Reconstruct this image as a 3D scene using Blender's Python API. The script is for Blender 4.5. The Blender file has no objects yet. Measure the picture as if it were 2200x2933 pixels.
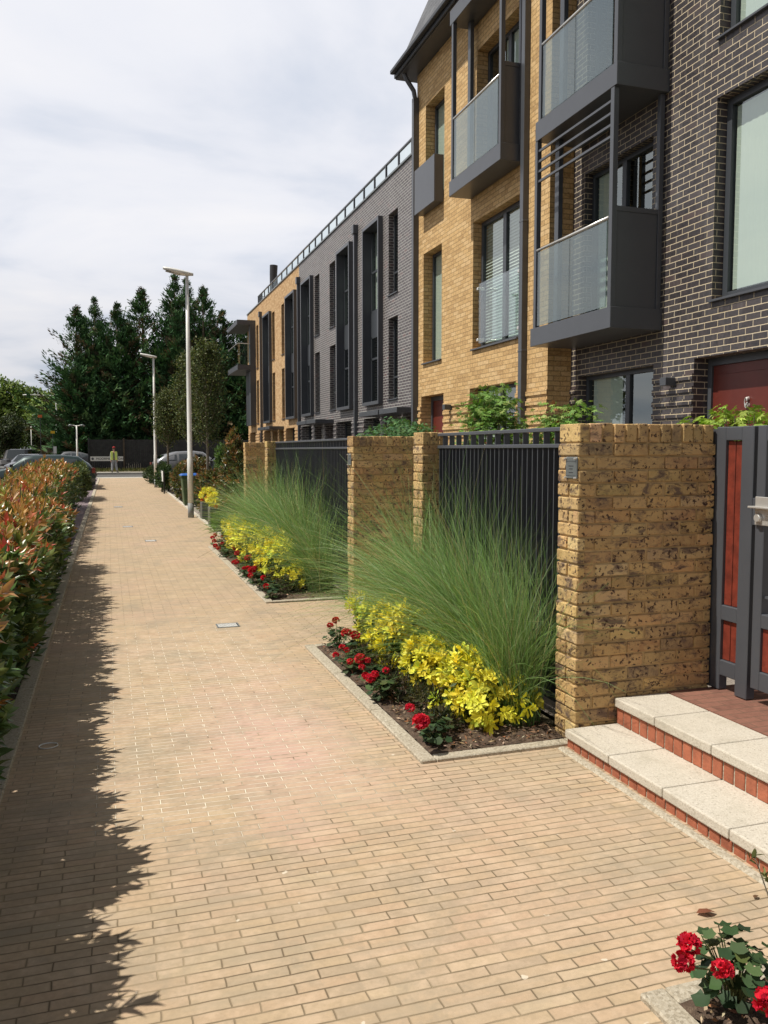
import bpy, bmesh, math, random
import numpy as np
from mathutils import Vector, Matrix

S = bpy.context.scene
PI = math.pi
R = math.radians
random.seed(7)
rng = np.random.default_rng(11)

# ------------------------------------------------------------ camera
cam_d = bpy.data.cameras.new("Camera")
cam = bpy.data.objects.new("Camera", cam_d)
S.collection.objects.link(cam)
cam_d.sensor_fit = 'HORIZONTAL'
cam_d.sensor_width = 36.0
cam_d.lens = 39.28
cam_d.clip_start = 0.05
cam_d.clip_end = 3000
cam.location = (0, 0, 1.65)
YAW, PITCH = R(18.166), R(4.2026)
fwd = Vector((math.sin(YAW)*math.cos(PITCH), math.cos(YAW)*math.cos(PITCH), -math.sin(PITCH)))
cam.rotation_euler = fwd.to_track_quat('-Z', 'Y').to_euler()
S.camera = cam

# ------------------------------------------------------------ world, sun, exposure
SUN_EL, SUN_AZ = R(60.5), R(-86.0)      # azimuth measured from +Y towards +X
sun_dir = Vector((math.sin(SUN_AZ)*math.cos(SUN_EL), math.cos(SUN_AZ)*math.cos(SUN_EL), math.sin(SUN_EL)))
w = bpy.data.worlds.new("World")
S.world = w
w.use_nodes = True
nt = w.node_tree
nt.nodes.clear()
def N(t, **k):
    n = nt.nodes.new(t)
    for a, b in k.items(): setattr(n, a, b)
    return n
out = N('ShaderNodeOutputWorld')
sky = N('ShaderNodeTexSky')
sky.sky_type = 'NISHITA'
sky.sun_disc = False
sky.sun_elevation = SUN_EL
sky.sun_rotation = SUN_AZ
sky.air_density = 1.0
sky.dust_density = 2.0
bg = N('ShaderNodeBackground')
bg.inputs[1].default_value = 0.075
nt.links.new(sky.outputs[0], bg.inputs[0])
# cloud sheet: seen on a flat layer overhead so it keeps perspective
tc = N('ShaderNodeTexCoord')
sep = N('ShaderNodeSeparateXYZ')
nt.links.new(tc.outputs['Generated'], sep.inputs[0])
zc = N('ShaderNodeMath', operation='ADD'); zc.inputs[1].default_value = 0.12
nt.links.new(sep.outputs[2], zc.inputs[0])
zm = N('ShaderNodeMath', operation='MAXIMUM'); zm.inputs[1].default_value = 0.05
nt.links.new(zc.outputs[0], zm.inputs[0])
dx = N('ShaderNodeMath', operation='DIVIDE'); dy = N('ShaderNodeMath', operation='DIVIDE')
nt.links.new(sep.outputs[0], dx.inputs[0]); nt.links.new(zm.outputs[0], dx.inputs[1])
nt.links.new(sep.outputs[1], dy.inputs[0]); nt.links.new(zm.outputs[0], dy.inputs[1])
comb = N('ShaderNodeCombineXYZ')
nt.links.new(dx.outputs[0], comb.inputs[0]); nt.links.new(dy.outputs[0], comb.inputs[1])
n1 = N('ShaderNodeTexNoise')
n1.inputs['Scale'].default_value = 1.1
n1.inputs['Detail'].default_value = 7
n1.inputs['Roughness'].default_value = 0.52
n1.inputs['Distortion'].default_value = 0.35
nt.links.new(comb.outputs[0], n1.inputs['Vector'])
cr = N('ShaderNodeValToRGB')
e = cr.color_ramp.elements
e[0].position = 0.30; e[0].color = (0.68, 0.75, 0.88, 1)
e[1].position = 0.62; e[1].color = (0.96, 0.955, 0.985, 1)
m = e.new(0.46); m.color = (0.86, 0.88, 0.95, 1)
nt.links.new(n1.outputs['Fac'], cr.inputs[0])
cbg = N('ShaderNodeBackground'); 
nt.links.new(cr.outputs[0], cbg.inputs[0])
# cloud brightness dimmed overhead and behind the camera to cut fill; darker low down
elr = N('ShaderNodeValToRGB')
e = elr.color_ramp.elements
e[0].position = 0.0; e[0].color = (0.78, 0.78, 0.78, 1)
e[1].position = 1.0; e[1].color = (0.16, 0.16, 0.16, 1)
for p, v in ((0.08, 0.83), (0.22, 0.98), (0.46, 1.0), (0.62, 0.70), (0.8, 0.38)):
    k = e.new(p); k.color = (v, v, v, 1)
nt.links.new(sep.outputs[2], elr.inputs[0])
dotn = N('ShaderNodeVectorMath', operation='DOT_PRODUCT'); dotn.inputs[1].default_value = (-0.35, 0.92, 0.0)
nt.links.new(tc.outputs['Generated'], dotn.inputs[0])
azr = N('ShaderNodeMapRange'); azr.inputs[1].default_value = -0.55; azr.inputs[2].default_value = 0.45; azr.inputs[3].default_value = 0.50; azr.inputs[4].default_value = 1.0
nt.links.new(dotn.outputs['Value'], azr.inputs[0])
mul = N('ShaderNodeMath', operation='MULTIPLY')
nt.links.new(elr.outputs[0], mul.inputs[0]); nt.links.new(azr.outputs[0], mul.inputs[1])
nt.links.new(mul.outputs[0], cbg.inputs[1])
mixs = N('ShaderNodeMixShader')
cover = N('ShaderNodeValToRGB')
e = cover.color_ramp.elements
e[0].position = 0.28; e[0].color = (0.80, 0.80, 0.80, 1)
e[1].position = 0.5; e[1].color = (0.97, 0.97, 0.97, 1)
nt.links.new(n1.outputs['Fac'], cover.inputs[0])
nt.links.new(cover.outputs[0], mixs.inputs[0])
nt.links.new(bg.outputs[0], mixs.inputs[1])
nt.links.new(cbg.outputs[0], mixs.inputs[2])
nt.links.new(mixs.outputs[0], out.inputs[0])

sl = bpy.data.lights.new("Sun", 'SUN')
sl.energy = 5.0
sl.angle = R(0.55)
sl.color = (1.0, 0.94, 0.84)
so = bpy.data.objects.new("Sun", sl)
so.rotation_euler = (-sun_dir).to_track_quat('-Z', 'Y').to_euler()
so.location = (-20, 5, 40)
S.collection.objects.link(so)

S.view_settings.view_transform = 'Standard'
S.view_settings.look = 'None'
S.view_settings.exposure = 0.0
S.view_settings.gamma = 1.0
S.cycles.max_bounces = 6
S.cycles.transparent_max_bounces = 12
S.cycles.diffuse_bounces = 3
S.cycles.glossy_bounces = 3
S.cycles.caustics_reflective = False
S.cycles.caustics_refractive = False

# ------------------------------------------------------------ material helpers
class MT:
    def __init__(s, name):
        s.m = bpy.data.materials.new(name); s.m.use_nodes = True
        s.t = s.m.node_tree; s.t.nodes.clear()
        s.o = s.n('ShaderNodeOutputMaterial')
    def n(s, t, ins=None, **k):
        x = s.t.nodes.new(t)
        for a, b in k.items(): setattr(x, a, b)
        if ins:
            for a, b in ins.items():
                if hasattr(b, 'is_output'): s.t.links.new(b, x.inputs[a])
                else: x.inputs[a].default_value = b
        return x
    def l(s, a, b): s.t.links.new(a, b)
    def ramp(s, fac, stops):
        r = s.n('ShaderNodeValToRGB'); e = r.color_ramp.elements
        while len(e) > 1: e.remove(e[-1])
        e[0].position = stops[0][0]; e[0].color = (*stops[0][1], 1)
        for p, c in stops[1:]:
            k = e.new(p); k.color = (*c, 1)
        if fac is not None: s.l(fac, r.inputs[0])
        return r.outputs[0]
    def mix(s, f, a, b, mode='MIX'):
        x = s.n('ShaderNodeMix', data_type='RGBA', blend_type=mode)
        for i, v in ((0, f), (6, a), (7, b)):
            if hasattr(v, 'is_output'): s.l(v, x.inputs[i])
            elif i == 0: x.inputs[0].default_value = v
            else: x.inputs[i].default_value = (*v, 1) if len(v) == 3 else v
        return x.outputs[2]
    def math(s, op, a, b=0.0, clamp=False):
        x = s.n('ShaderNodeMath', operation=op, use_clamp=clamp)
        for i, v in ((0, a), (1, b)):
            if hasattr(v, 'is_output'): s.l(v, x.inputs[i])
            else: x.inputs[i].default_value = v
        return x.outputs[0]
    def noise(s, vec, scale, detail=3, rough=0.5, dist=0.0):
        x = s.n('ShaderNodeTexNoise', {'Scale': scale, 'Detail': detail, 'Roughness': rough, 'Distortion': dist})
        if vec is not None: s.l(vec, x.inputs['Vector'])
        return x.outputs['Fac']
    def fin(s, col, rough=0.7, height=None, bd=0.004, bs=1.0, metal=0.0, spec=0.5, sss=None):
        b = s.n('ShaderNodeBsdfPrincipled', {'Roughness': rough, 'Metallic': metal, 'Specular IOR Level': spec})
        if hasattr(col, 'is_output'): s.l(col, b.inputs['Base Color'])
        else: b.inputs['Base Color'].default_value = (*col, 1)
        if height is not None:
            bp = s.n('ShaderNodeBump', {'Strength': bs, 'Distance': bd})
            s.l(height, bp.inputs['Height']); s.l(bp.outputs[0], b.inputs['Normal'])
        s.l(b.outputs[0], s.o.inputs[0])
        return s.m

def mat_plain(name, col, rough=0.5, var=0.12, scale=6.0, bump=0.0, metal=0.0, spec=0.5, fine=60.0):
    m = MT(name)
    tc = m.n('ShaderNodeTexCoord').outputs['Object']
    a = m.noise(tc, scale, 4, 0.6)
    lo = tuple(c*(1-var) for c in col); hi = tuple(min(1, c*(1+var)) for c in col)
    c = m.ramp(a, [(0.3, lo), (0.7, hi)])
    h = m.noise(tc, fine, 3) if bump else None
    return m.fin(c, rough, h, bump or 0.001, 1.0, metal, spec)

def mat_attr(name, rough=0.5, trans=0.25, spec=0.4, tint=(1, 1, 1), var=0.25, scale=9.0):
    """leaf material: colour attribute is the leaf's own colour, light also passes through"""
    m = MT(name)
    at = m.n('ShaderNodeAttribute', attribute_name='Col')
    tc = m.n('ShaderNodeTexCoord').outputs['Object']
    nz = m.noise(tc, scale, 2)
    k = m.ramp(nz, [(0.3, tuple(t*(1-var) for t in tint)), (0.7, tuple(t*(1+var*0.6) for t in tint))])
    c = m.mix(1.0, at.outputs['Color'], k, 'MULTIPLY')
    b = m.n('ShaderNodeBsdfPrincipled', {'Roughness': rough, 'Specular IOR Level': spec})
    m.l(c, b.inputs['Base Color'])
    tr = m.n('ShaderNodeBsdfTranslucent')
    c2 = m.mix(1.0, c, (1.25, 1.2, 0.6, 1), 'MULTIPLY')
    m.l(c2, tr.inputs[0])
    mx = m.n('ShaderNodeMixShader', {0: trans})
    m.l(b.outputs[0], mx.inputs[1]); m.l(tr.outputs[0], mx.inputs[2])
    m.l(mx.outputs[0], m.o.inputs[0])
    return m.m

def mat_brick(name, stops, mortar, bw=0.225, rh=0.075, ms=0.005, rough=0.85, spots=None, spotamt=0.6,
              bump=0.006, offset=0.5, mortar2=None, stain=0.25, spec=0.3, streak=0.0):
    m = MT(name)
    uv = m.n('ShaderNodeUVMap').outputs[0]
    br = m.n('ShaderNodeTexBrick', {'Scale': 1.0, 'Mortar Size': ms, 'Mortar Smooth': 0.25, 'Bias': 0.0,
             'Brick Width': bw, 'Row Height': rh, 'Color1': (0, 0, 0, 1), 'Color2': (1, 1, 1, 1), 'Mortar': (0.5, 0.5, 0.5, 1)},
             offset=offset, offset_frequency=2, squash=1.0)
    wob = m.n('ShaderNodeTexNoise', {'Scale': 30.0, 'Detail': 2})
    m.l(uv, wob.inputs['Vector'])
    vadd = m.n('ShaderNodeVectorMath', operation='MULTIPLY_ADD')
    m.l(wob.outputs['Color'], vadd.inputs[0]); vadd.inputs[1].default_value = (0.006, 0.006, 0); m.l(uv, vadd.inputs[2])
    m.l(vadd.outputs[0], br.inputs['Vector'])
    c = m.ramp(br.outputs['Color'], stops)
    big = m.noise(uv, 0.7, 3)
    c = m.mix(m.math('MULTIPLY', big, stain), c, tuple(x*0.55 for x in stops[0][1]))
    f1 = m.noise(uv, 22, 4, 0.65)
    c = m.mix(m.ramp(f1, [(0.35, (0, 0, 0)), (0.75, (0.55, 0.55, 0.55))]), c, tuple(min(1, x*1.35) for x in stops[-1][1]))
    if spots:
        v = m.noise(uv, 40, 2, 0.7)
        c = m.mix(m.ramp(v, [(0.60, (0, 0, 0)), (0.68, (spotamt,)*3)]), c, spots)
    if streak:
        mp = m.n('ShaderNodeMapping', {'Scale': (5.0, 0.55, 1.0)}); m.l(uv, mp.inputs[0])
        sk = m.ramp(m.noise(mp.outputs[0], 1.0, 5, 0.7), [(0.52, (0, 0, 0)), (0.75, (streak,)*3)])
        c = m.mix(sk, c, (0.26, 0.25, 0.25))
    mo = mortar
    if mortar2:
        mo = m.mix(m.noise(uv, 1.3, 3), mortar, mortar2)
    c = m.mix(br.outputs['Fac'], c, mo)
    h = m.math('SUBTRACT', m.math('MULTIPLY', m.noise(uv, 70, 4, 0.6), 0.45), br.outputs['Fac'])
    rr = m.math('ADD', m.math('MULTIPLY', br.outputs['Fac'], 0.3), rough, True)
    return m.fin(c, rr, h, bump, 1.0, 0, spec)

def mat_realbrick(name, spots=(0.06, 0.035, 0.03)):
    m = MT(name)
    at = m.n('ShaderNodeAttribute', attribute_name='Col').outputs['Color']
    tc = m.n('ShaderNodeTexCoord').outputs['Object']
    c = m.mix(m.ramp(m.noise(tc, 16, 4, 0.65, 0.5), [(0.38, (0, 0, 0)), (0.72, (0.75, 0.75, 0.75))]), at, (0.64, 0.45, 0.21))
    v = m.noise(tc, 52, 2, 0.5)
    gate = m.ramp(m.noise(tc, 9, 2), [(0.34, (0, 0, 0)), (0.5, (1, 1, 1))])
    mp = m.n('ShaderNodeMapping', {'Scale': (8.0, 8.0, 17.0)}); m.l(tc, mp.inputs[0])
    blot = m.ramp(m.noise(mp.outputs[0], 1.0, 5, 0.7, 0.4), [(0.51, (0, 0, 0)), (0.63, (0.85, 0.85, 0.85))])
    c = m.mix(blot, c, (0.12, 0.085, 0.075))
    c = m.mix(m.math('MULTIPLY', m.ramp(v, [(0.585, (0, 0, 0)), (0.63, (0.9, 0.9, 0.9))]), gate), c, spots)
    h = m.noise(tc, 60, 5, 0.7)
    h2 = m.math('ADD', h, m.math('MULTIPLY', m.noise(tc, 14, 2), 1.5))
    return m.fin(c, 0.9, h2, 0.006, 1.0, 0, 0.2)

YB = [(0.0, (0.40, 0.24, 0.095)), (0.3, (0.53, 0.335, 0.14)), (0.65, (0.62, 0.405, 0.175)), (1.0, (0.68, 0.48, 0.25))]
DB = [(0.0, (0.022, 0.022, 0.026)), (0.5, (0.038, 0.037, 0.042)), (0.85, (0.060, 0.058, 0.062)), (1.0, (0.085, 0.062, 0.060))]
M = {}
M['ybrick'] = mat_brick('yellow_brick', YB, (0.34, 0.225, 0.11), spots=(0.17, 0.095, 0.05), spotamt=0.85, ms=0.0055, bump=0.014)  # mortar colour darkened to paint in the shadow lines of recessed joints
M['fbrick'] = mat_brick('far_yellow_brick', [(0.0, (0.36, 0.20, 0.09)), (0.5, (0.50, 0.31, 0.15)), (1.0, (0.60, 0.42, 0.23))], (0.5, 0.36, 0.2), ms=0.0045)
M['dbrick'] = mat_brick('dark_brick', DB, (0.60, 0.48, 0.29), rough=0.50, ms=0.0056, bump=0.004, mortar2=(0.66, 0.58, 0.45), spec=0.55, stain=0.1, streak=0.30)
M['gbrick'] = mat_brick('grey_brick', [(0.0, (0.038, 0.039, 0.045)), (0.5, (0.065, 0.067, 0.075)), (0.92, (0.10, 0.102, 0.11)), (1.0, (0.14, 0.08, 0.08))], (0.46, 0.46, 0.42), rough=0.45, ms=0.0072, bump=0.003, mortar2=(0.62, 0.62, 0.56), spec=0.5, stain=0.05, streak=0.15)
M['realbrick'] = mat_realbrick('stock_brick')
M['mortar'] = mat_plain('mortar', (0.50, 0.35, 0.17), 0.95, 0.2, 20, 0.004)
M['redbrick'] = mat_plain('red_brick', (0.36, 0.115, 0.06), 0.85, 0.25, 12, 0.003)
M['metal'] = mat_plain('grey_metal', (0.075, 0.081, 0.093), 0.36, 0.05, 3, 0.0, 0.0, 0.5)
M['metal2'] = mat_plain('dark_metal', (0.035, 0.038, 0.043), 0.45, 0.05, 3)
M['frame'] = mat_plain('window_frame', (0.055, 0.062, 0.072), 0.4, 0.05, 3)
M['steel'] = mat_plain('brushed_steel', (0.66, 0.65, 0.62), 0.3, 0.05, 30, 0.0, 0.55)
M['galv'] = mat_plain('galvanised_pole', (0.80, 0.80, 0.76), 0.45, 0.05, 8, 0.0, 0.15)
M['galv2'] = mat_plain('grey_base_paint', (0.22, 0.23, 0.23), 0.6, 0.1, 8)
M['slate'] = mat_brick('slate', [(0.0, (0.085, 0.088, 0.098)), (1.0, (0.14, 0.145, 0.155))], (0.03, 0.03, 0.035), bw=0.3, rh=0.2, ms=0.004, rough=0.6, bump=0.01)
M['redwood'] = mat_plain('red_wood', (0.18, 0.030, 0.016), 0.55, 0.35, 14, 0.002)
M['doorwood'] = mat_plain('door_paint', (0.125, 0.024, 0.016), 0.4, 0.15, 3)
M['curtain'] = mat_plain('pale_blind', (0.80, 0.82, 0.76), 0.9, 0.03, 2)
M['room'] = mat_plain('dark_room', (0.035, 0.036, 0.035), 0.95, 0.3, 2)
M['white'] = mat_plain('white_paint', (0.75, 0.75, 0.72), 0.5, 0.04)
M['black'] = mat_plain('black_paint', (0.02, 0.02, 0.022), 0.5)
M['fence'] = mat_plain('dark_fence_board', (0.045, 0.045, 0.045), 0.9, 0.3, 3)
M['wood'] = mat_plain('tree_bark', (0.11, 0.085, 0.06), 0.95, 0.3, 15, 0.006)
M['twig'] = mat_plain('pale_bark', (0.22, 0.19, 0.14), 0.9, 0.3, 20)
M['stem'] = mat_plain('green_stem', (0.10, 0.12, 0.04), 0.8)
M['yellowp'] = mat_plain('yellow_paint', (0.75, 0.48, 0.02), 0.6)
M['orangep'] = mat_plain('orange_paint', (0.65, 0.14, 0.03), 0.6)
M['plate'] = mat_plain('plaque_metal', (0.20, 0.22, 0.22), 0.4, 0.05, 20, 0.0, 0.5)
M['render'] = mat_plain('cream_render', (0.42, 0.41, 0.36), 0.9)
M['tileroof'] = mat_plain('tile_roof', (0.12, 0.09, 0.08), 0.9)

def mat_stone():
    m = MT('pale_stone')
    tc = m.n('ShaderNodeTexCoord').outputs['Object']
    v = m.n('ShaderNodeTexVoronoi', {'Scale': 160.0}); m.l(tc, v.inputs['Vector'])
    c = m.ramp(v.outputs['Color'], [(0.0, (0.36, 0.32, 0.26)), (0.25, (0.53, 0.49, 0.42)), (1.0, (0.66, 0.62, 0.54))])
    c = m.mix(m.math('MULTIPLY', m.noise(tc, 3, 3), 0.5), c, (0.50, 0.44, 0.33))
    d = m.ramp(m.noise(tc, 95, 2), [(0.66, (0, 0, 0)), (0.7, (0.6, 0.6, 0.6))])
    c = m.mix(d, c, (0.20, 0.17, 0.13))
    c = m.mix(m.ramp(m.noise(tc, 6, 5, 0.75), [(0.5, (0, 0, 0)), (0.75, (0.55, 0.55, 0.55))]), c, (0.36, 0.33, 0.26))
    return m.fin(c, 0.9, m.noise(tc, 90, 4, 0.7), 0.003)
M['stone'] = mat_stone()
def mat_kerb():
    m = MT('aggregate_kerb')
    tc = m.n('ShaderNodeTexCoord').outputs['Object']
    v = m.n('ShaderNodeTexVoronoi', {'Scale': 110.0}); m.l(tc, v.inputs['Vector'])
    c = m.ramp(v.outputs['Color'], [(0.0, (0.22, 0.19, 0.14)), (0.4, (0.42, 0.37, 0.28)), (1.0, (0.62, 0.57, 0.47))])
    c = m.mix(m.math('MULTIPLY', m.noise(tc, 2.5, 3), 0.6), c, (0.36, 0.31, 0.23))
    return m.fin(c, 0.92, m.noise(tc, 120, 4, 0.7), 0.004)
M['kerb'] = mat_kerb()

def mat_paving():
    m = MT('clay_paver')
    uv = m.n('ShaderNodeUVMap').outputs[0]
    wob = m.n('ShaderNodeTexNoise', {'Scale': 9.0, 'Detail': 3}); m.l(uv, wob.inputs['Vector'])
    va = m.n('ShaderNodeVectorMath', operation='MULTIPLY_ADD')
    m.l(wob.outputs['Color'], va.inputs[0]); va.inputs[1].default_value = (0.012, 0.008, 0); m.l(uv, va.inputs[2])
    br = m.n('ShaderNodeTexBrick', {'Scale': 1.0, 'Mortar Size': 0.0026, 'Mortar Smooth': 0.3, 'Bias': 0.0,
             'Brick Width': 0.2, 'Row Height': 0.05, 'Color1': (0, 0, 0, 1), 'Color2': (1, 1, 1, 1), 'Mortar': (0.5, 0.5, 0.5, 1)},
             offset=0.42, offset_frequency=2)
    m.l(va.outputs[0], br.inputs['Vector'])
    c = m.ramp(br.outputs['Color'], [(0.0, (0.40, 0.31, 0.215)), (0.15, (0.455, 0.345, 0.235)), (0.5, (0.49, 0.365, 0.232)), (0.8, (0.495, 0.352, 0.232)), (1.0, (0.53, 0.41, 0.27))])
    big = m.noise(uv, 0.55, 4, 0.55)
    c = m.mix(m.ramp(big, [(0.45, (0, 0, 0)), (0.72, (0.7, 0.7, 0.7))]), c, (0.42, 0.335, 0.225))
    pk = m.noise(uv, 0.9, 2)
    c = m.mix(m.ramp(pk, [(0.5, (0, 0, 0)), (0.7, (0.6, 0.6, 0.6))]), c, (0.53, 0.365, 0.27))
    fine = m.noise(uv, 38, 4, 0.65)
    c = m.mix(m.ramp(fine, [(0.3, (0.35, 0.35, 0.35)), (0.6, (0, 0, 0))]), c, (0.27, 0.21, 0.14))
    spn = m.n('ShaderNodeSeparateXYZ'); m.l(uv, spn.inputs[0])
    ddx = m.math('SUBTRACT', spn.outputs[0], 0.85); ddy = m.math('MULTIPLY', m.math('SUBTRACT', spn.outputs[1], 4.7), 0.42)
    rr2 = m.math('ADD', m.math('SQRT', m.math('ADD', m.math('MULTIPLY', ddx, ddx), m.math('MULTIPLY', ddy, ddy))), m.math('MULTIPLY', m.noise(uv, 2.2, 4, 0.6), 0.8))
    c = m.mix(m.ramp(rr2, [(0.55, (0.8, 0.8, 0.8)), (1.1, (0, 0, 0))]), c, (0.55, 0.365, 0.30))
    st = m.noise(uv, 1.7, 6, 0.72, 0.6)
    c = m.mix(m.ramp(st, [(0.50, (0, 0, 0)), (0.68, (0.8, 0.8, 0.8))]), c, (0.31, 0.26, 0.19))
    m2 = m.noise(uv, 6.5, 6, 0.75)
    c = m.mix(m.ramp(m2, [(0.34, (0.5, 0.5, 0.5)), (0.52, (0, 0, 0))]), c, (0.62, 0.47, 0.335))
    mp = m.n('ShaderNodeMapping', {'Scale': (0.9, 4.0, 1.0)}); m.l(uv, mp.inputs[0])
    c = m.mix(m.ramp(m.noise(mp.outputs[0], 1.3, 5, 0.7), [(0.50, (0, 0, 0)), (0.66, (0.55, 0.55, 0.55))]), c, (0.36, 0.30, 0.215))
    # dirt gathered along the joints (wider, broken)
    br2 = m.n('ShaderNodeTexBrick', {'Scale': 1.0, 'Mortar Size': 0.0085, 'Mortar Smooth': 1.0, 'Bias': 0.0,
              'Brick Width': 0.2, 'Row Height': 0.05}, offset=0.42, offset_frequency=2)
    m.l(va.outputs[0], br2.inputs['Vector'])
    dn = m.ramp(m.noise(uv, 7.0, 4, 0.7), [(0.30, (0.1, 0.1, 0.1)), (0.66, (0.85, 0.85, 0.85))])
    c = m.mix(m.math('MULTIPLY', br2.outputs['Fac'], dn), c, (0.29, 0.225, 0.145))
    # joints: dark soil, pale dried lime in one broad stretch of the path
    sepn = m.n('ShaderNodeSeparateXYZ'); m.l(uv, sepn.inputs[0])
    yy = m.ramp(m.math('ADD', m.math('MULTIPLY', sepn.outputs[1], 0.1), m.math('MULTIPLY', m.noise(uv, 0.8, 3), 0.12)), [(0.39, (0, 0, 0)), (0.45, (1, 1, 1)), (0.78, (1, 1, 1)), (0.95, (0.1, 0.1, 0.1))])
    xx = m.ramp(m.math('ADD', m.math('MULTIPLY', sepn.outputs[0], 0.3), 0.3), [(0.2, (0.2, 0.2, 0.2)), (0.35, (1, 1, 1)), (0.62, (1, 1, 1)), (0.74, (0, 0, 0))])
    lime = m.math('MULTIPLY', m.math('MULTIPLY', yy, xx), m.ramp(m.noise(uv, 7.0, 3, 0.7), [(0.36, (0, 0, 0)), (0.52, (1, 1, 1))]))
    jc = m.mix(m.ramp(m.noise(uv, 3.0, 3), [(0.4, (0, 0, 0)), (0.65, (1, 1, 1))]), (0.18, 0.135, 0.085), (0.36, 0.28, 0.18))
    jc = m.mix(lime, jc, (0.84, 0.75, 0.60))
    c = m.mix(br.outputs['Fac'], c, jc)
    # small lime splashes
    sp = m.ramp(m.noise(uv, 17, 2, 0.4), [(0.745, (0, 0, 0)), (0.77, (0.8, 0.8, 0.8))])
    c = m.mix(sp, c, (0.68, 0.60, 0.48))
    h = m.math('SUBTRACT', m.math('MULTIPLY', m.noise(uv, 45, 4, 0.6), 0.3), br.outputs['Fac'])
    h = m.math('ADD', h, m.math('MULTIPLY', br.outputs['Color'], 0.35))
    return m.fin(c, 0.88, h, 0.003, 0.9, 0, 0.25)
M['paving'] = mat_paving()
M['landing'] = mat_brick('landing_brick', [(0.0, (0.16, 0.075, 0.055)), (1.0, (0.25, 0.12, 0.085))], (0.16, 0.10, 0.07), bw=0.2, rh=0.07, ms=0.003, bump=0.003)
def mat_soil():
    m = MT('soil')
    tc = m.n('ShaderNodeTexCoord').outputs['Object']
    c = m.ramp(m.noise(tc, 30, 5, 0.7), [(0.3, (0.05, 0.033, 0.022)), (0.55, (0.125, 0.082, 0.055)), (0.75, (0.26, 0.19, 0.13))])
    return m.fin(c, 0.95, m.noise(tc, 45, 5, 0.75), 0.02)
M['soil'] = mat_soil()
def mat_asphalt(name, base, s=1.0):
    m = MT(name)
    tc = m.n('ShaderNodeTexCoord').outputs['Object']
    v = m.n('ShaderNodeTexVoronoi', {'Scale': 90.0}); m.l(tc, v.inputs['Vector'])
    c = m.ramp(v.outputs['Color'], [(0, tuple(b*0.6 for b in base)), (1, tuple(b*1.5 for b in base))])
    c = m.mix(m.ramp(m.noise(tc, 0.35, 4), [(0.4, (0, 0, 0)), (0.7, (0.5, 0.5, 0.5))]), c, tuple(b*1.5 for b in base))
    return m.fin(c, 0.9, m.noise(tc, 80, 3), 0.004)
M['asphalt'] = mat_asphalt('asphalt', (0.085, 0.083, 0.08))
M['gravel'] = mat_asphalt('pale_gravel', (0.22, 0.19, 0.165))
M['purple'] = mat_asphalt('plum_slate_chips', (0.17, 0.13, 0.14))
M['concrete'] = mat_asphalt('concrete', (0.38, 0.36, 0.32))
M['earth'] = mat_asphalt('verge_earth', (0.12, 0.10, 0.06))

def mat_glass(name, tint, fac, rough=0.0, refl=(0.9, 0.96, 0.93), wt=0.7):
    m = MT(name)
    g = m.n('ShaderNodeBsdfGlossy', {'Roughness': rough, 'Color': (*refl, 1)})
    t = m.n('ShaderNodeBsdfTransparent', {'Color': (*tint, 1)})
    fr = m.n('ShaderNodeLayerWeight', {'Blend': 0.5})
    f = m.math('ADD', m.math('MULTIPLY', m.math('POWER', fr.outputs['Facing'], 4.0), wt), fac, True)
    x = m.n('ShaderNodeMixShader'); m.l(f, x.inputs[0])
    m.l(t.outputs[0], x.inputs[1]); m.l(g.outputs[0], x.inputs[2]); m.l(x.outputs[0], m.o.inputs[0])
    return m.m
M['glass'] = mat_glass('window_glass', (0.80, 0.88, 0.84), 0.22)
M['bglass'] = mat_glass('balcony_glass', (0.62, 0.68, 0.68), 0.14)
M['rglass'] = mat_glass('rail_glass', (0.90, 0.95, 0.94), 0.08, refl=(0.95, 0.96, 0.97))
M['clearglass'] = mat_glass('clear_rail_glass', (0.95, 0.98, 0.97), 0.03, wt=0.15)
M['carglass'] = mat_glass('car_glass', (0.12, 0.14, 0.14), 0.22)
M['leaf'] = mat_attr('leaf', 0.55, 0.22, 0.25)
M['gloss'] = mat_attr('glossy_leaf', 0.30, 0.20, 0.5, var=0.15)
M['needle'] = mat_attr('needle', 0.7, 0.08, 0.2, var=0.35, scale=1.3)
M['petal'] = mat_attr('petal', 0.6, 0.30, 0.2, var=0.12, scale=60)
M['blade'] = mat_attr('grass_blade', 0.5, 0.30, 0.3, var=0.15, scale=4)
M['chip'] = mat_attr('bark_chip', 0.9, 0.0, 0.2)

# ------------------------------------------------------------ object helpers
def link(o, parent=None):
    S.collection.objects.link(o)
    if parent is not None: o.parent = parent
    return o
def tag(o, label=None, cat=None, group=None, kind=None):
    if label: o['label'] = label
    if cat: o['category'] = cat
    if group: o['group'] = group
    if kind: o['kind'] = kind
    return o
def thing(name, label, cat, loc=(0, 0, 0), group=None, rz=0):
    o = bpy.data.objects.new(name, None)
    o.empty_display_size = 0.3
    o.location = loc; o.rotation_euler = (0, 0, rz)
    link(o)
    return tag(o, label, cat, group)
def copy_tree(o, parent=None):
    c = o.copy(); S.collection.objects.link(c); c.parent = parent
    for ch in o.children: copy_tree(ch, c)
    return c

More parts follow.
